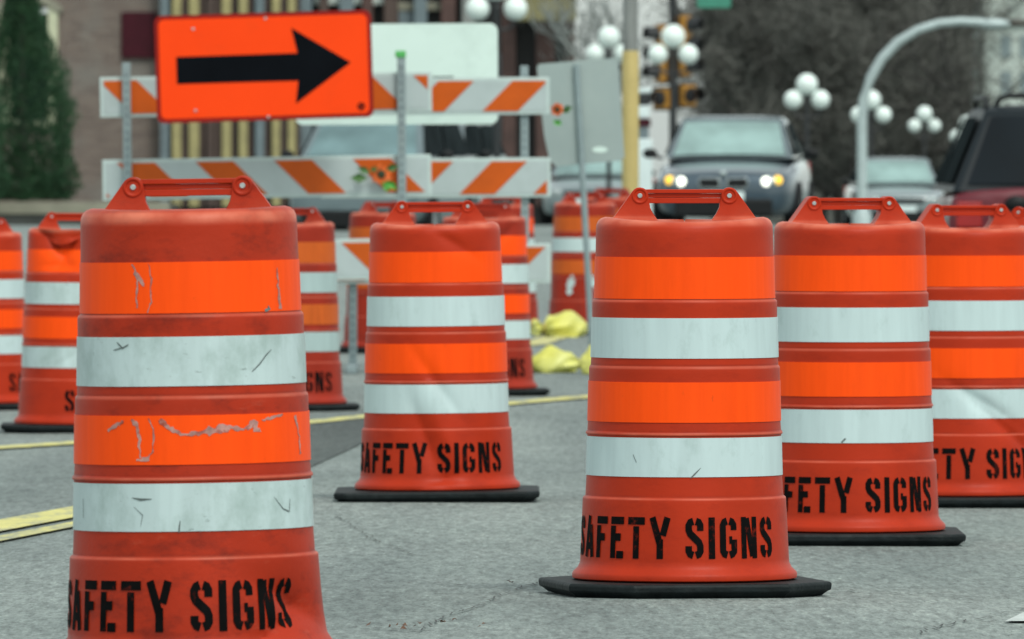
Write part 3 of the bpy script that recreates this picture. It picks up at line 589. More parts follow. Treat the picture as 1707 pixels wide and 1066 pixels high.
# ------------------------------------------------------------------ sandbags
def sandbag(label, X, Yb, s, wpx, hpx, seed, yaw):
    rr = random.Random(seed); d = FPX / s; x = PX(X, s); t = thing('sandbag', label, 'sandbag', (x, d, GZ(x, d)), (0, 0, R(yaw)), 'yellow sandbags weighing down the barricade')
    W2, H2 = wpx / s / 2, hpx / s; n, k = 96, 56; ph = [rr.uniform(0, 6) for _ in range(8)]; vs = []; tu = .56
    for i in range(k + 1):
        b_ = PI * i / k; u = -math.cos(b_); rad = math.sin(b_) ** .62
        if u > tu: rad = max(rad, .55 * min(1, (1 - u) / .06)) * (.42 + .75 * (u - tu) / (1 - tu))
        near = math.exp(-abs(u - tu) / .38); rad *= 1 - .62 * math.exp(-((u - tu) / .13) ** 2)
        lift = .30 * math.exp(-((u + .30) / .42) ** 2) + (.22 if u > tu else 0) * (u - tu)
        for j in range(n):
            a = 2 * PI * j / n
            fold = .30 * near * (1 - 2 * abs(math.sin(3.5 * a + ph[0] + .8 * u))) * (1 if u < tu else 1.6)          # pleats running into the tie
            fold += .10 * (1 - 2 * abs(math.sin(1.5 * a + ph[1] + 2.4 * u))) + .05 * (1 - 2 * abs(math.sin(5 * u + 2 * a + ph[2])))
            y = math.cos(a) * rad * (1 + fold) * W2 * .72; z = math.sin(a) * rad * (1 + fold * .9) * H2 * (.42 + lift) + H2 * .36
            sl = 1 if z > 0 else 0
            vs.append((u * W2 * (1 + .05 * math.sin(2 * a + ph[3])), y * (1 + .25 * (1 - sl)), max(.004 + .004 * math.sin(a * 5), z)))
    MB().add(vs, [(i * n + j, i * n + (j + 1) % n, (i + 1) * n + (j + 1) % n, (i + 1) * n + j) for i in range(k) for j in range(n)]).build('bag', M['sandbag'], t, smooth=180)
    c = MB().tube([(.56 * W2, .2 * W2 * math.cos(a), .36 * H2 + .17 * H2 * math.sin(a)) for a in [i * PI / 8 for i in range(17)]], .006, 6); c.build('tie', M['pole_yellow'], t)
    return t
sandbag('nearer yellow sandbag lying between the middle drum and the right drum', 934, 632, 268, 112, 42, 1, 8)
sandbag('pale end of a yellow sandbag touching the right drum', 990, 628, 270, 52, 44, 5, 40)
sandbag('farther yellow sandbag lying below the battered far drum', 932, 553, 233, 92, 44, 9, 190)

# ------------------------------------------------------------------ vehicles (local: nose towards -Y, ground at z = 0)
def wheel(t, x, y, r_, wd, side):
    q = MB().lathe([(r_ * .62, -wd / 2), (r_ * .93, -wd / 2), (r_, -wd * .35), (r_, wd * .35), (r_ * .93, wd / 2), (r_ * .62, wd / 2)], 28, (x, y, r_), 'x').build('wheel', M['tyre'], t, smooth=40)
    MB().lathe([(.001, side * wd * .34), (r_ * .2, side * wd * .40), (r_ * .55, side * wd * .36), (r_ * .64, side * wd * .46)], 24, (x, y, r_), 'x').build('rim', M['rim'], q, smooth=40)
def car(name, label, cat, loc, yaw, paint, st, gh, glassm='glass', lit=False, grille='kidney', rails=False, lower=None, group=None, mirrors=True, plate=True, bev=.025, wheel_r=.32):
    t = thing(name, label, cat, loc, (0, 0, R(yaw)), group); L = st[-1][0]
    b = MB(); vs = []
    for (y, hw, zl, zs, zt) in st:
        half = [(0, zl), (hw * .86, zl), (hw * .97, zl + .08), (hw, zl + (zs - zl) * .5), (hw * .985, zs - .03), (hw * .93, zs + (zt - zs) * .55), (hw * .72, zt), (hw * .36, zt + .018), (0, zt + .022)]
        ring = half + [(-x, z) for x, z in half[-2:0:-1]]; vs += [(x, y, z) for x, z in ring]
    n = len(ring); k = len(st)
    b.add(vs, [(i * n + j, i * n + (j + 1) % n, (i + 1) * n + (j + 1) % n, (i + 1) * n + j) for i in range(k - 1) for j in range(n)] + [tuple(range(n - 1, -1, -1)), tuple(range((k - 1) * n, k * n))])
    b.build('body', M[paint], t, smooth=50, sub=1)
    y0, y1, y2, y3, zb, zt, wb_, wt = gh['y0'], gh['y1'], gh['y2'], gh['y3'], gh['zb'], gh['zt'], gh['wb'], gh['wt']
    wf = gh.get('wbf', wb_)
    lo = [(-wf, y0, zb), (wf, y0, zb), (wb_, (y0 + y3) / 2, zb), (wb_ * .97, y3, zb), (-wb_ * .97, y3, zb), (-wb_, (y0 + y3) / 2, zb)]
    def ring_at(f, grow=0):
        a = [(-wf, y0), (wf, y0), (wb_, y0 + (y3 - y0) * .4), (wb_ * .97, y3), (-wb_ * .97, y3), (-wb_, y0 + (y3 - y0) * .4)]
        c = [(-wt, y1), (wt, y1), (wt * 1.03, y1 + (y2 - y1) * .4), (wt * .97, y2), (-wt * .97, y2), (-wt * 1.03, y1 + (y2 - y1) * .4)]
        return [(p[0] + (q[0] - p[0]) * f, p[1] + (q[1] - p[1]) * f, zb + (zt - zb) * f) for p, q in zip(a, c)]
    g_ = MB(); r0, r1 = ring_at(0), ring_at(1); inn = [(x * .9, (y - (y1 + y2) / 2) * .9 + (y1 + y2) / 2, zt + .035) for x, y, z in r1]; mid = [(x * .5, (y - (y1 + y2) / 2) * .6 + (y1 + y2) / 2, zt + .05) for x, y, z in r1]
    g_.add(r0 + r1 + inn + mid, [(a * 6 + j, a * 6 + (j + 1) % 6, (a + 1) * 6 + (j + 1) % 6, (a + 1) * 6 + j) for a in range(3) for j in range(6)] + [tuple(range(18, 24))])
    g_.build('cabin', M['navy_skylit' if paint == 'navy' else paint], t, smooth=35, bevel=bev)
    def pane(nm, i, j, f0, f1, a0, a1, m_, off=.006):
        P = [Vector(p) for p in (r0[i], r0[j], r1[j], r1[i])]
        def at(a, f): return P[0].lerp(P[1], a).lerp(P[3].lerp(P[2], a), f)
        nrm = (P[1] - P[0]).cross(P[3] - P[0]).normalized(); c0 = Vector((0, (y0 + y3) / 2, zb))
        if nrm.dot(P[0] - c0) < 0: nrm = -nrm
        q = MB(); N = 6; vv = []
        for f in [f0 + (f1 - f0) * u / N for u in range(N + 1)]:
            for a in [a0 + (a1 - a0) * u / N for u in range(N + 1)]: vv.append(at(a, f) + nrm * (off + .02 * (1 - (2 * (a - .5)) ** 2) * (1 if abs(nrm.y) > .4 else .2)))
        q.add(vv, [(u * (N + 1) + v, u * (N + 1) + v + 1, (u + 1) * (N + 1) + v + 1, (u + 1) * (N + 1) + v) for u in range(N) for v in range(N)])
        o = len(q.v); q.v += [tuple(Vector(p) - nrm * (off + .025)) for p in q.v[:o]]
        q.f += [tuple(reversed([i_ + o for i_ in f])) for f in q.f[:N * N]]
        q.build(nm, M[m_], t, smooth=60)
    pane('windscreen', 0, 1, .06, .92, .055, .945, glassm); pane('rear_window', 3, 4, .08, .92, .06, .94, gh.get('rg', glassm))
    for (i, j) in ((1, 2), (2, 3), (4, 5), (5, 0)): pane('side_window', i, j, .08, .9, .05, .95, 'side_glass', .03)
    hw = max(q[1] for q in st)
    for sg in (-1, 1):
        if mirrors: mb = MB().sphere((sg * (hw + .10), y0 + .42, zb + .06), .085, 12, (1.1, .5, .75)); mb.tube([(sg * (hw - .06), y0 + .45, zb), (sg * (hw + .06), y0 + .43, zb + .03)], .022, 6); mb.build('mirror', M['trim'], t, smooth=60)
        for yw in (L * .19, L * .79): wheel(t, sg * (hw - .10), yw, wheel_r, .21, sg)
    fz = st[1][3]; fw = st[1][1]
    for sg in (-1, 1):
        hx = sg * fw * .77
        hl = MB().sphere((hx, .075, fz - .03), .12, 16, (1.35, .6, .62)).build('headlight', M['lamp_off'], t, smooth=180)
        MB().sphere((hx - sg * .03, .030, fz - .03), .062, 14, (1, .6, 1)).build('bulb', M['beam'] if lit else M['lamp_off'], hl, smooth=180)
        if lit: MB().sphere((hx + sg * .115, .045, fz - .01), .058, 12, (1, .6, 1)).build('indicator', M['amber'], hl, smooth=180)
        tl_ = MB().box(sg * (hw * .80) - .11, sg * (hw * .80) + .11, L - .05, L + .02, st[-2][4] - .32, st[-2][4] - .10); tl_.build('tail_light', M['red_lens'], t, bevel=.02)
    if grille == 'kidney':
        for sg in (-1, 1):
            k_ = MB().prism([(sg * x, z) for x, z in ((.03, fz - .09), (.05, fz - .12), (.28, fz - .115), (.32, fz - .04), (.29, fz + .025), (.055, fz + .02), (.03, fz - .01))], -.045, .06).build('grille', M['chrome'], t, bevel=.006)
            gb = MB()
            for q in range(9): gb.box(sg * (.065 + q * .028) - .008, sg * (.065 + q * .028) + .008, -.056, -.047, fz - .098, fz + .004)
            MB().prism([(sg * x, z) for x, z in ((.045, fz - .10), (.27, fz - .10), (.305, fz - .04), (.28, fz + .012), (.06, fz + .008))], -.0465, -.040).build('opening', M['trim'], k_)
        MB().lathe([(.0001, .02), (.04, .016), (.042, 0)], 20, (0, -.0, fz + .075), 'y').build('emblem', M['chrome'], t, smooth=40)
    else:
        MB().box(-.42, .42, -.03, .06, fz - .09, fz + .0).build('grille', M['trim'], t, bevel=.02)
    MB().box(-fw * .84, fw * .84, -.035, .20, .20, .42).build('lower_intake', M['trim'], t, bevel=.03)
    if plate: MB().box(-.26, .26, -.055, -.036, .40, .51).build('number_plate', M['car_white'], t, bevel=.004)
    if rails:
        for sg in (-1, 1):
            x = sg * wt * .93; pp = [(x, y1 + .25, zt + .03), (x, y1 + .32, zt + .105), (x, y2 - .28, zt + .105), (x, y2 - .16, zt + .02)]; MB().tube(pp, .022, 8).build('roof_rail', M['trim'], t, smooth=60)
    if lower: lower(t, L)
    return t
sed = [(0, .62, .28, .58, .64), (.05, .72, .22, .66, .72), (.22, .82, .19, .70, .76), (.6, .89, .18, .74, .82), (1.35, .915, .18, .80, .92), (2.7, .915, .18, .82, .95), (3.8, .90, .19, .84, .98), (4.4, .85, .22, .82, .97), (4.55, .76, .28, .72, .88)]
sgh = dict(y0=1.18, y1=1.98, y2=3.15, y3=3.95, zb=.92, zt=1.40, wb=.82, wbf=.79, wt=.645)
s = 135; d = FPX / s; x = PX(1206, s)
car('sedan', 'dark navy sedan coming towards us with both headlights on', 'car', (x, d, GZ(x, d) + .0), -4.5, 'navy', sed, sgh, lit=True)
s = 86; d = FPX / s; x = PX(1505, s)
car('parked_car', 'silver car behind the curved lamp post, left of the maroon vehicle', 'car', (x, d, GZ(x, d)), 2, 'silver', sed, sgh, grille='bar')
van = [(0, .66, .3, .66, .74), (.06, .78, .25, .74, .82), (.3, .87, .22, .82, .92), (.9, .92, .2, .92, 1.06), (2.5, .93, .2, .98, 1.10), (4.3, .93, .2, 1.0, 1.10), (4.6, .88, .25, 1.0, 1.08)]
vgh = dict(y0=.72, y1=1.45, y2=4.1, y3=4.5, zb=1.06, zt=1.60, wb=.82, wbf=.80, wt=.66)
s = 132; d = FPX / s; x = PX(586, s)
car('parked_van', 'pale blue van behind the left barricade, its windscreen between the rails', 'van', (x, d, GZ(x, d) - .16), -9, 'pale_blue', van, vgh, glassm='glass_blue', grille='bar', plate=False)
s = 118; d = FPX / s; x = PX(668, s)
car('parked_van', 'second silver van, just right of and behind the pale blue one', 'van', (x, d, GZ(x, d) - .12), -9, 'silver', van, vgh, glassm='glass_blue', grille='bar', plate=False)
s = 92; d = FPX / s; x = PX(978, s)
car('parked_car', 'small pale car far off, below the leaning grey sign', 'car', (x, d, GZ(x, d) + .05), -6, 'silver', sed, sgh, grille='bar')
def suv_rear(t, L):
    MB().tube([(-.52, L - .55, 1.68), (-.47, L - .55, 1.765), (-.40, L - .55, 1.785), (.40, L - .55, 1.785), (.47, L - .55, 1.765), (.52, L - .55, 1.68)], .024, 8).build('roof_bar', M['trim'], t, smooth=60)
    MB().tube([(0, L + .03, .97), (.0, L + .05, .99), (-.05, L + .0, 1.10), (-.28, L - .03, 1.16)], .012, 6).build('wiper', M['trim'], t)
    MB().sphere((.36, L + .03, .885), .085, 14, (1.2, .5, .8)).build('handle', M['trim'], t, smooth=60)
    MB().box(-.80, .80, L - .02, L + .10, .32, .55).build('bumper', M['charcoal'], t, bevel=.03)
suv = [(0, .7, .35, .72, .80), (.08, .82, .3, .82, .88), (.4, .90, .28, .86, .93), (1.2, .94, .28, .92, .99), (2.8, .945, .28, .93, 1.0), (4.5, .94, .28, .93, 1.0), (4.62, .935, .29, .93, 1.0), (4.66, .93, .3, .92, .99)]
ugh = dict(y0=1.15, y1=1.75, y2=4.3, y3=4.6, zb=.985, zt=1.66, wb=.92, wt=.63, rg='glass_dark')
s = 200; d = FPX / s; x = PX(1766, s)
sv = car('sport_utility_vehicle', 'dark maroon vehicle seen from behind at the right picture edge', 'car', (x, d, 0), 180, 'maroon', suv, ugh, glassm='glass_dark', grille='bar', rails=True, lower=suv_rear, wheel_r=.36, mirrors=False, bev=.05)
sv.location = (x, d + 4.6, GZ(x, d) - .02)
for ch in sv.children:
    if ch.name.startswith('cabin'): ch.data.materials[0] = M['charcoal']

# ------------------------------------------------------------------ lamps, signals, poles
def globe_lamp(label, X, Y, s, k=1.0, side=(-1, 1), Rt=.2, Rs=.168, dx=.25, dz=.30):
    d = FPX / s; c = PT(X, Y, s); gz = GZ(c.x, d); t = thing('globe_lamp', label, 'street lamp', (c.x, d, gz), (0, 0, 0), 'black street lamps with three white globes'); top = c.z - gz
    p = MB().lathe([(.13, 0), (.13, .12), (.09, .22), (.065, .5), (.045, .7), (.04, top - .32), (.06, top - .3), (.04, top - .26), (.05, top - Rt * .9), (.001, top - Rt * .88)], 14); p.build('pole', M['black_metal'], t, smooth=40)
    MB().sphere((0, 0, top), Rt).build('globe', M['opal'], t, smooth=180)
    for sg in side:
        MB().tube([(0, 0, top - .62), (sg * dx * .6, 0, top - .60), (sg * dx, 0, top - dz - Rs * 1.25), (sg * dx, 0, top - dz - Rs * .8)], .022, 8).build('arm', M['black_metal'], t)
        MB().sphere((sg * dx, .02, top - dz), Rs).build('globe', M['opal'], t, smooth=180)
    return t
globe_lamp('three-globe lamp left of the navy sedan, in front of the traffic signals', 1122, 61, 100)
globe_lamp('three-globe lamp standing just right of the navy sedan roof', 1345, 141, 90, Rt=.2, Rs=.175, dz=.28)
globe_lamp('three-globe lamp partly behind the curved lamp post', 1452, 167, 82)
globe_lamp('small far three-globe lamp between curved lamp post and maroon vehicle', 1541, 190, 66)
globe_lamp('three-globe lamp half hidden beside the maroon vehicle roof', 1613, 207, 72, side=(-1,))
globe_lamp('three-globe lamp whose side globes show above the white sign', 828, -22, 118, dx=.265, dz=.31)
globe_lamp('three-globe lamp among bright branches above the leaning grey sign', 1015, 62, 92)
s = 100; d = FPX / s; c = PT(1437, 200, s); gz = GZ(c.x, d)
t = thing('curved_street_light', 'pale grey street light with tall arm curving to the right', 'street light', (c.x, d, gz))
pts = [(0, 0, .1)] + [((X - 1437) / s, 0, PZ(Y, s) - gz) for X, Y in ((1437, 250), (1437, 200), (1440, 165), (1451, 130), (1470, 98), (1497, 70), (1530, 50), (1565, 39), (1600, 36), (1640, 38))]
MB().tube(pts, [.085] * 3 + [.08] * 4 + [.07] * 4, 12).build('pole', M['grey_metal'], t, smooth=60)
MB().lathe([(.16, 0), (.16, .2), (.11, .3), (.088, .4)], 14).build('base', M['grey_metal'], t, smooth=40)
MB().sphere((2.18, 0, PZ(40, s) - gz), .24, 14, (1.2, .5, .35)).build('lamp_head', M['grey_metal'], t, smooth=180)
# utility pole with yellow guard
s = 190; d = FPX / s; c = PT(1051, 85, s); gz = GZ(c.x, d)
t = thing('utility_pole', 'grey wooden pole with yellow guard, right of the leaning sign', 'pole', (c.x, d, gz))
MB().tube([(0, 0, 0), (0, 0, 3.2), (.05, 0, 7.5)], [.068, .066, .06], 14).build('pole', M['pole_wood'], t, smooth=60)
MB().lathe([(.071, .05), (.074, .06), (.074, c.z - gz - .05), (.071, c.z - gz)], 18).build('yellow_guard', M['pole_yellow'], t, smooth=40)
# traffic signals on one mast
s = 94; d = FPX / s; c = PT(1122, 100, s); gz = GZ(c.x, d)
t = thing('traffic_signal', 'cluster of yellow and black traffic signals on a pole behind the globe lamp', 'traffic signal', (c.x, d, gz))
MB().tube([(0, .1, 0), (0, .1, PZ(-60, s) - gz)], .07, 10).build('pole', M['black_metal'], t, smooth=60)
def head(X, Y0, Y1, yaw, n=3):
    x = (X - 1122) / s; z0, z1 = PZ(Y1, s) - gz, PZ(Y0, s) - gz; m4 = Matrix.Translation((x, 0, z0)) @ Matrix.Rotation(R(yaw), 4, 'Z'); hh = (z1 - z0) / n
    o = MB().box(-.15, .15, -.02, .18, 0, z1 - z0).build('signal_head', M['signal_yellow'], t, bevel=.03, M4=m4)
    vz = MB()
    for i in range(n):
        zc = hh * (i + .5); r_ = min(hh * .42, .15); nn = 14
        ring = [(r_ * math.cos(a), r_ * math.sin(a)) for a in [R(-30 + 240 * j / nn) for j in range(nn + 1)]]
        vz.add([(px, -.021, zc + pz) for px, pz in ring] + [(px * .95, -.25, zc + pz * .95) for px, pz in ring], [(j, j + 1, j + nn + 2, j + nn + 1) for j in range(nn)])
        MB().lathe([(.001, .035), (r_ * .9, .024)], 14, (0, 0, zc), 'y').build('lens', M['lens'], o, M4=m4)
    vz.build('visor', M['black_metal'], o, M4=m4)
    MB().box(-.24, .24, .1, .12, -.03, z1 - z0 + .03).build('backplate', M['black_metal'], o, M4=m4)
head(1097, 42, 138, -66); head(1147, 26, 128, 66)
head(1100, 148, 182, -40, 1); head(1150, 142, 178, 40, 1)
for sg, z in ((-1, 90), (1, 80), (-1, 165), (1, 160)): MB().tube([(0, .1, PZ(z, s) - gz), (sg * .2, .06, PZ(z, s) - gz)], .025, 8).build('bracket', M['black_metal'], t)
c = PT(1190, 0, 108)
t2 = thing('street_name_sign', 'green street name plate hanging at the top, right of the signals', 'sign', (c.x, FPX / 108, c.z))
MB().prism(rrect(.52, .25, .03), -.006, .006).build('plate', M['street_green'], t2); MB().tube([(-1.29, .03, .16), (.3, .03, .16)], .02, 8).build('arm', M['black_metal'], t2)
MB().tube([(-1.27, .03, .2), (-1.27, .03, GZ(c.x, FPX / 108) - c.z)], .04, 8).build('post', M['black_metal'], t2)
# white cabinet with coloured bands
s = 112; d = FPX / s; x = PX(1068, s); gz = GZ(x, d); zt = PZ(232, s) - gz
t = thing('utility_cabinet', 'narrow white cabinet with red band above it, beside the yellow pole', 'cabinet', (x, d, gz))
MB().box(-.17, .17, -.15, .15, .0, zt).build('body', M['car_white'], t, bevel=.02)
MB().box(-.12, .12, -.06, .06, zt + .001, zt + .18).build('blue_band', M['slat_blue'], t, bevel=.01); MB().box(-.15, .15, -.08, .08, zt + .182, zt + .30).build('red_band', M['maroon_sign'], t, bevel=.01)
MB().box(-.13, .13, -.06, .06, zt + .302, zt + .50).build('white_top', M['car_white'], t, bevel=.03); MB().box(-.14, .14, -.07, .07, zt + .502, zt + .68).build('black_top', M['black_metal'], t, bevel=.02)
MB().box(-.16, .16, -.07, .07, zt + .682, zt + .76).build('roof', M['car_white'], t, bevel=.02)

# ------------------------------------------------------------------ left side: wall, evergreen, brick house, shop fronts
sB = 74.0; dB = FPX / sB
def LB(X): return PX(X, sB)
def ZB(Y): return PZ(Y, sB)
yard = MB().box(LB(-500), LB(300), dB - 12, dB + 30, -1.9, -.30).build('yard', M['stone_dark']); struct(yard)
t = thing('stone_wall', 'low wall with pale cap in front of the brick house', 'wall', (LB(-100), dB - 12.6, -1.2))
MB().box(LB(-400) - LB(-100), LB(310) - LB(-100), 0, .5, -.3, .74).build('wall_face', M['stone_dark'], t, bevel=.01)
MB().box(LB(-402) - LB(-100), LB(312) - LB(-100), -.05, .55, .745, 1.0).build('cap', M['stone_cap'], t, bevel=.015)
t = thing('brick_house', 'red-brown brick house at left with arched cream window and maroon board', 'house', (LB(50), dB, -.3))
o0 = Vector((LB(50), dB, -.3)); zt = 8.0
def bx(X0, X1, y0, y1, Y0, Y1): return (LB(X0) - o0.x, LB(X1) - o0.x, y0, y1, ZB(Y1) - o0.z, ZB(Y0) - o0.z)
wl_ = MB(); wl_.box(LB(-400) - o0.x, LB(-2) - o0.x, 0, 7, -.2, zt); wl_.box(LB(97) - o0.x, LB(268) - o0.x, 0, 7, -.2, zt); wl_.box(LB(-2) - o0.x, LB(97) - o0.x, 0, 7, -.2, ZB(205) - o0.z); wl_.box(LB(-2) - o0.x, LB(97) - o0.x, 0, 7, ZB(8) - o0.z, zt)
wl_.build('wall', M['brick'], t)
fr = MB(); fr.box(*bx(-2, 18, -.06, .2, 10, 200)); fr.box(*bx(80, 97, -.06, .2, 10, 200)); fr.box(*bx(-6, 102, -.12, .22, 201, 212)); fo = fr.build('window', M['cream'], t, bevel=.02)
MB().box(*bx(18, 80, .15, .19, 22, 200)).build('pane', M['glass_dark'], fo)
ar = MB(); n = 12; w2 = LB(106) - LB(48); zc = ZB(20) - o0.z
pts = [((w2 * math.cos(PI * i / n)), zc + .36 * math.sin(PI * i / n)) for i in range(n + 1)] + [((w2 * .72 * math.cos(PI * i / n)), zc + .20 * math.sin(PI * i / n)) for i in range(n, -1, -1)]
for i in range(n):
    q = [pts[i], pts[i + 1], pts[2 * n - i], pts[2 * n + 1 - i]]; ar.prism([(a + LB(48) - o0.x, b_) for a, b_ in q], -.09, .1)
ar.build('arch', M['stone_cap'], t)
MB().box(*bx(203, 262, -.10, -.005, 20, 97)).build('maroon_board', M['maroon_sign'], t, bevel=.01)
t = thing('slatted_building', 'building with yellow and brown upright slats behind the arrow sign', 'building', (LB(380), dB - .5, -.9)); o0 = Vector((LB(380), dB - .5, -.9))
MB().box(LB(268) - o0.x, LB(500) - o0.x, .3, 7, -.6, 8.5).build('wall', M['dark_open'], t)
MB().box(*bx(268, 283, -.05, .28, -300, 345)).build('corner_post', M['slat_blue'], t, bevel=.02)
rs = random.Random(5); X = 288; i = 0
while X < 482:
    wd = rs.uniform(12, 17); m_ = ['slat_yellow', 'cream', 'slat_brown', 'slat_yellow', 'slat_yellow', 'slat_blue', 'slat_yellow'][i % 7] if i % 7 != 1 else 'slat_yellow'
    MB().box(*bx(X, X + wd, rs.uniform(-.05, .05), .28, -300, 345)).build('slat', M[m_], t, bevel=.01); 
    MB().box(*bx(X + wd + 1, X + wd + rs.uniform(6, 10), .1, .28, -300, 345)).build('slat', M['slat_brown'], t); X += wd + 13; i += 1
t = thing('shop_building', 'dark shop front with wine-brown columns and olive awning behind the white sign', 'building', (LB(730), dB - .2, -1.1)); o0 = Vector((LB(730), dB - .2, -1.1))
MB().box(LB(500) - o0.x, LB(958) - o0.x, .8, 8, -.6, 7.5).build('wall', M['dark_open'], t)
for i, (X0, X1, m_) in enumerate([(500, 520, 'slat_blue'), (532, 548, 'slat_brown'), (566, 590, 'slat_blue'), (603, 622, 'wine_brown'), (640, 664, 'slat_brown'), (690, 712, 'slat_blue'), (735, 760, 'wine_brown'), (770, 792, 'pole_wood'), (836, 860, 'wine_brown'), (893, 925, 'wine_brown'), (940, 958, 'slat_brown')]):
    MB().box(*bx(X0, X1, .0, .78, -200, 345)).build('column', M[m_], t, bevel=.03)
for X0, X1, Y0, Y1, m_ in [(524, 640, -40, 8, 'pale_wall'), (640, 760, 4, 18, 'stone_cap'), (664, 690, 20, 44, 'slat_blue'), (795, 836, 90, 345, 'slat_blue'), (808, 830, 205, 262, 'cream'), (926, 940, 120, 345, 'slat_brown')]:
    MB().box(*bx(X0, X1, .3, .77, Y0, Y1)).build('panel', M[m_], t, bevel=.02)
aw = MB(); a, b_ = LB(858) - o0.x, LB(960) - o0.x; z0, z1 = ZB(36) - o0.z, ZB(-40) - o0.z
aw.add([(a, -.9, z0), (b_, -.9, z0), (b_, -.02, z1), (a, -.02, z1), (a, -.9, z0 + .08), (b_, -.9, z0 + .08), (b_, -.02, z1 + .08), (a, -.02, z1 + .08)], [(0, 1, 2, 3), (4, 5, 6, 7), (0, 1, 5, 4), (1, 2, 6, 5), (3, 0, 4, 7)]); aw.build('awning', M['olive'], t)
# pale building far right
s = 60; d = FPX / s; x = PX(1745, s)
t = thing('pale_building', 'tall pale grey-green building in the upper right corner', 'building', (x, d, GZ(x, d)))
MB().box(PX(1640, s) - x, PX(2000, s) - x, 0, 8, -.5, 13).build('wall', M['pale_wall'], t)
MB().box(PX(1636, s) - x, PX(2000, s) - x, -.12, -.005, PZ(42, s) - GZ(x, d), PZ(34, s) - GZ(x, d)).build('ledge', M['slat_brown'], t)
for X0 in (1668, 1700, 1732):
    for Y0 in (60, 120, -40, -110): w_ = MB().box(PX(X0, s) - x, PX(X0 + 17, s) - x, -.03, -.004, PZ(Y0 + 36, s) - GZ(x, d), PZ(Y0, s) - GZ(x, d)).build('window', M['galv'], t)

# ------------------------------------------------------------------ trees
EV = [(0, .86), (.05, .98), (.30, 1.02), (.40, .97), (.47, .86), (.54, .66), (.62, .44), (.72, .32), (1, .02)]
def lerp_tab(T, f):
    for (a, va), (b, vb) in zip(T, T[1:]):
        if f <= b: return va + (vb - va) * (f - a) / (b - a)
    return T[-1][1]
def evergreen(label, X, s, Hm, rmax, seed, zbase=None):
    rr = random.Random(seed); d = FPX / s; x = PX(X, s); gz = GZ(x, d) if zbase is None else zbase
    t = thing('evergreen_tree', label, 'tree', (x, d, gz)); MB().tube([(0, 0, 0), (0, 0, Hm * .8)], [.12, .03], 8).build('trunk', M['bark'], t)
    c = MB(); ph = [rr.uniform(0, 6) for _ in range(4)]
    for i in range(24000):
        f = rr.random() ** 1.5; z = .12 + f * (Hm - .15); a = rr.uniform(0, 2 * PI)
        env = rmax * lerp_tab(EV, f) * (1 + .10 * math.sin(4 * a + 7 * f + ph[0]) + .09 * math.sin(9 * a - 11 * f + ph[1]) + .06 * math.sin(23 * f + 3 * a))
        r_ = env * (rr.uniform(.72, 1.04) if rr.random() < .85 else rr.uniform(.3, .8)); p = Vector((r_ * math.cos(a), r_ * math.sin(a), z))
        L_ = rr.uniform(.06, .14); up = Vector((math.cos(a) * .45 + rr.gauss(0, .25), math.sin(a) * .45 + rr.gauss(0, .25), 1)).normalized() * L_; sd_ = Vector((rr.gauss(0, 1), rr.gauss(0, 1), rr.gauss(0, .3))).normalized() * L_ * .28
        c.add([p, p + up * .55 + sd_, p + up, p + up * .55 - sd_], [(0, 1, 2, 3)])
    c.build('crown', M['foliage'], t)
    return t
evergreen('dark green evergreen tree in front of the brick house window', 37, 77.5, 5.9, 1.08, 11, -.30)
evergreen('second evergreen tree cut by the left picture edge', -75, 78.5, 5.2, 1.0, 12, -.30)
def bare_meshes(seed, H, spread, twigs, mt_twig, dens_low=True):
    rr = random.Random(seed); tr = MB(); tw = MB()
    tips = []
    def grow(p, dvec, L_, r_, lev):
        pts = [p]; q = p; dv = dvec.normalized(); k = 4
        for i in range(k):
            dv = (dv + Vector((rr.gauss(0, .14), rr.gauss(0, .14), rr.gauss(0, .08) + .05))).normalized(); q = q + dv * L_ / k; pts.append(q)
        tr.tube(pts, [r_ * (1 - .5 * i / k) for i in range(k + 1)], 6 if lev < 2 else 4, cap=False)
        if lev >= 3: tips.extend(pts[1:]); return
        for i in range(rr.choice((4, 5, 6)) if lev else 9):
            j = rr.choice((1, 2, 3, 4)) if lev else rr.choice((1, 2, 2, 3, 3, 4, 4)); a = rr.uniform(0, 2 * PI); sp = rr.uniform(.5, 1.1)
            nd = Vector((math.cos(a) * sp * spread, math.sin(a) * sp * spread, rr.uniform(.15, .9))); grow(pts[j], nd, L_ * rr.uniform(.42, .66), r_ * .45, lev + 1)
    grow(Vector((0, 0, 0)), Vector((0, 0, 1)), H * .55, H * .016, 0)
    for i in range(twigs):
        p = rr.choice(tips) + Vector((rr.gauss(0, .25), rr.gauss(0, .25), rr.gauss(0, .3))); v = Vector((rr.gauss(0, .6), rr.gauss(0, .6), rr.gauss(.3, .6))).normalized() * rr.uniform(.25, .75)
        sd_ = v.cross(Vector((rr.gauss(0, 1), rr.gauss(0, 1), rr.gauss(0, 1)))).normalized() * rr.uniform(.009, .020); m_ = p + v * .5 + Vector((rr.gauss(0, .05), rr.gauss(0, .05), rr.gauss(0, .05)))
        tw.add([p - sd_, p + sd_, m_ + sd_ * .8, m_ - sd_ * .8, p + v], [(0, 1, 2, 3), (3, 2, 4)])
    return tr, tw
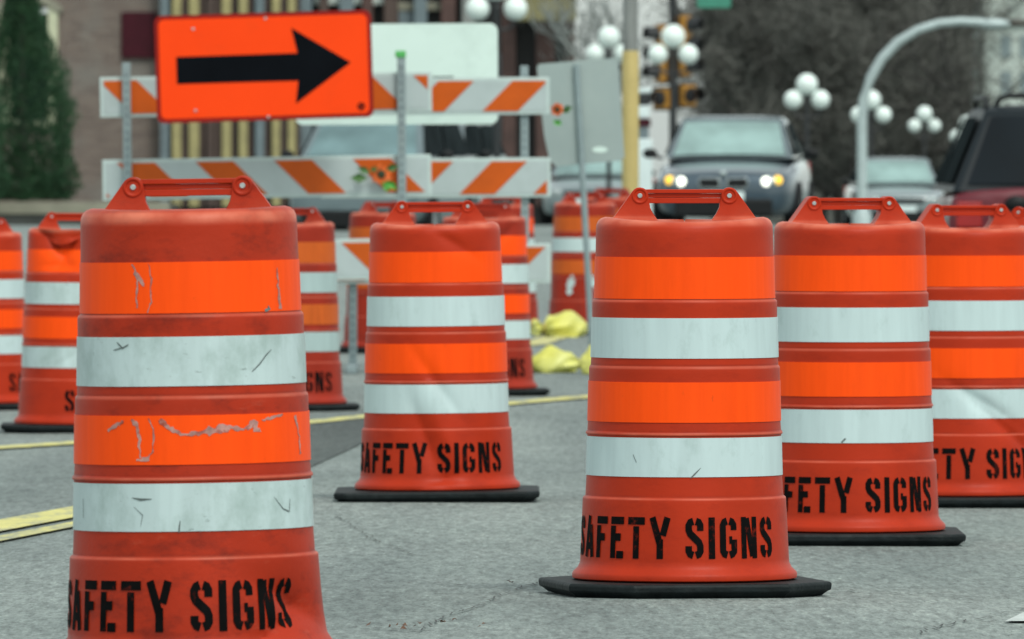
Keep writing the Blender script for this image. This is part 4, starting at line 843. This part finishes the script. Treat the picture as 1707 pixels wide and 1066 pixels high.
def bare_tree(label, X, s, H, seed, twigs, pale=False, group='bare trees behind the cars', spread=1.0):
    d = FPX / s; x = PX(X, s); t = thing('bare_tree', label, 'tree', (x, d, GZ(x, d) - .05), (0, 0, 0), group)
    a, b = bare_meshes(seed, H, spread, twigs, None); a.build('trunk', M['twig_pale' if pale else 'bark'], t, smooth=60); b.build('crown', M['twig_pale' if pale else 'twig'], t)
    return t
def copy_tree(src, label, X, s, rz, sc):
    c = src.copy(); C.objects.link(c); d = FPX / s; x = PX(X, s); c.location = (x, d, GZ(x, d) - .05); c.rotation_euler = (0, 0, rz); c.scale = (sc,) * 3; c['label'] = label
    for ch in src.children: k = ch.copy(); C.objects.link(k); k.parent = c
    return c
LT = 'bare dark-twigged tree in the dense row behind the cars'
t1 = bare_tree(LT, 1320, 63, 9, 21, 9500); t2_ = bare_tree(LT, 1410, 62, 9.5, 22, 9500)
rs = random.Random(8)
for i, (X, s) in enumerate([(1345, 62), (1470, 60), (1525, 61), (1310, 58), (1370, 57), (1430, 55), (1330, 54), (1505, 53), (1545, 56), (1400, 60), (1340, 59), (1490, 57)]):
    copy_tree((t1, t2_)[i % 2], LT, X, s, rs.uniform(0, 6), rs.uniform(.85, 1.2))
t3 = bare_tree('pale bare tree with bright sky through it above the leaning sign', 985, 78, 8, 31, 120, True, None, .75)
b4 = bare_tree('thin bare tree thinning out in front of the pale building', 1655, 68, 7.5, 33, 500, False, None)
# far wood: one mass
rr = random.Random(4); fw_ = MB()
for i in range(12000):
    s = rr.uniform(44, 50); d = FPX / s; X = rr.uniform(1190, 1640); x = PX(X, s); z = GZ(x, d) + abs(rr.gauss(0, 1)) * 3.6 if rr.random() < .6 else GZ(x, d) + rr.uniform(0, 8.5)
    v = Vector((rr.gauss(0, .25), rr.gauss(0, .25), rr.gauss(.4, .3))).normalized() * rr.uniform(.3, .9); sd_ = Vector((rr.gauss(0, 1), rr.gauss(0, .4), 0)).normalized() * rr.uniform(.02, .06); p = Vector((x, d, z))
    fw_.add([p - sd_, p + sd_, p + v], [(0, 1, 2)])
struct(fw_.build('far_wood', M['twig']), 'stuff')
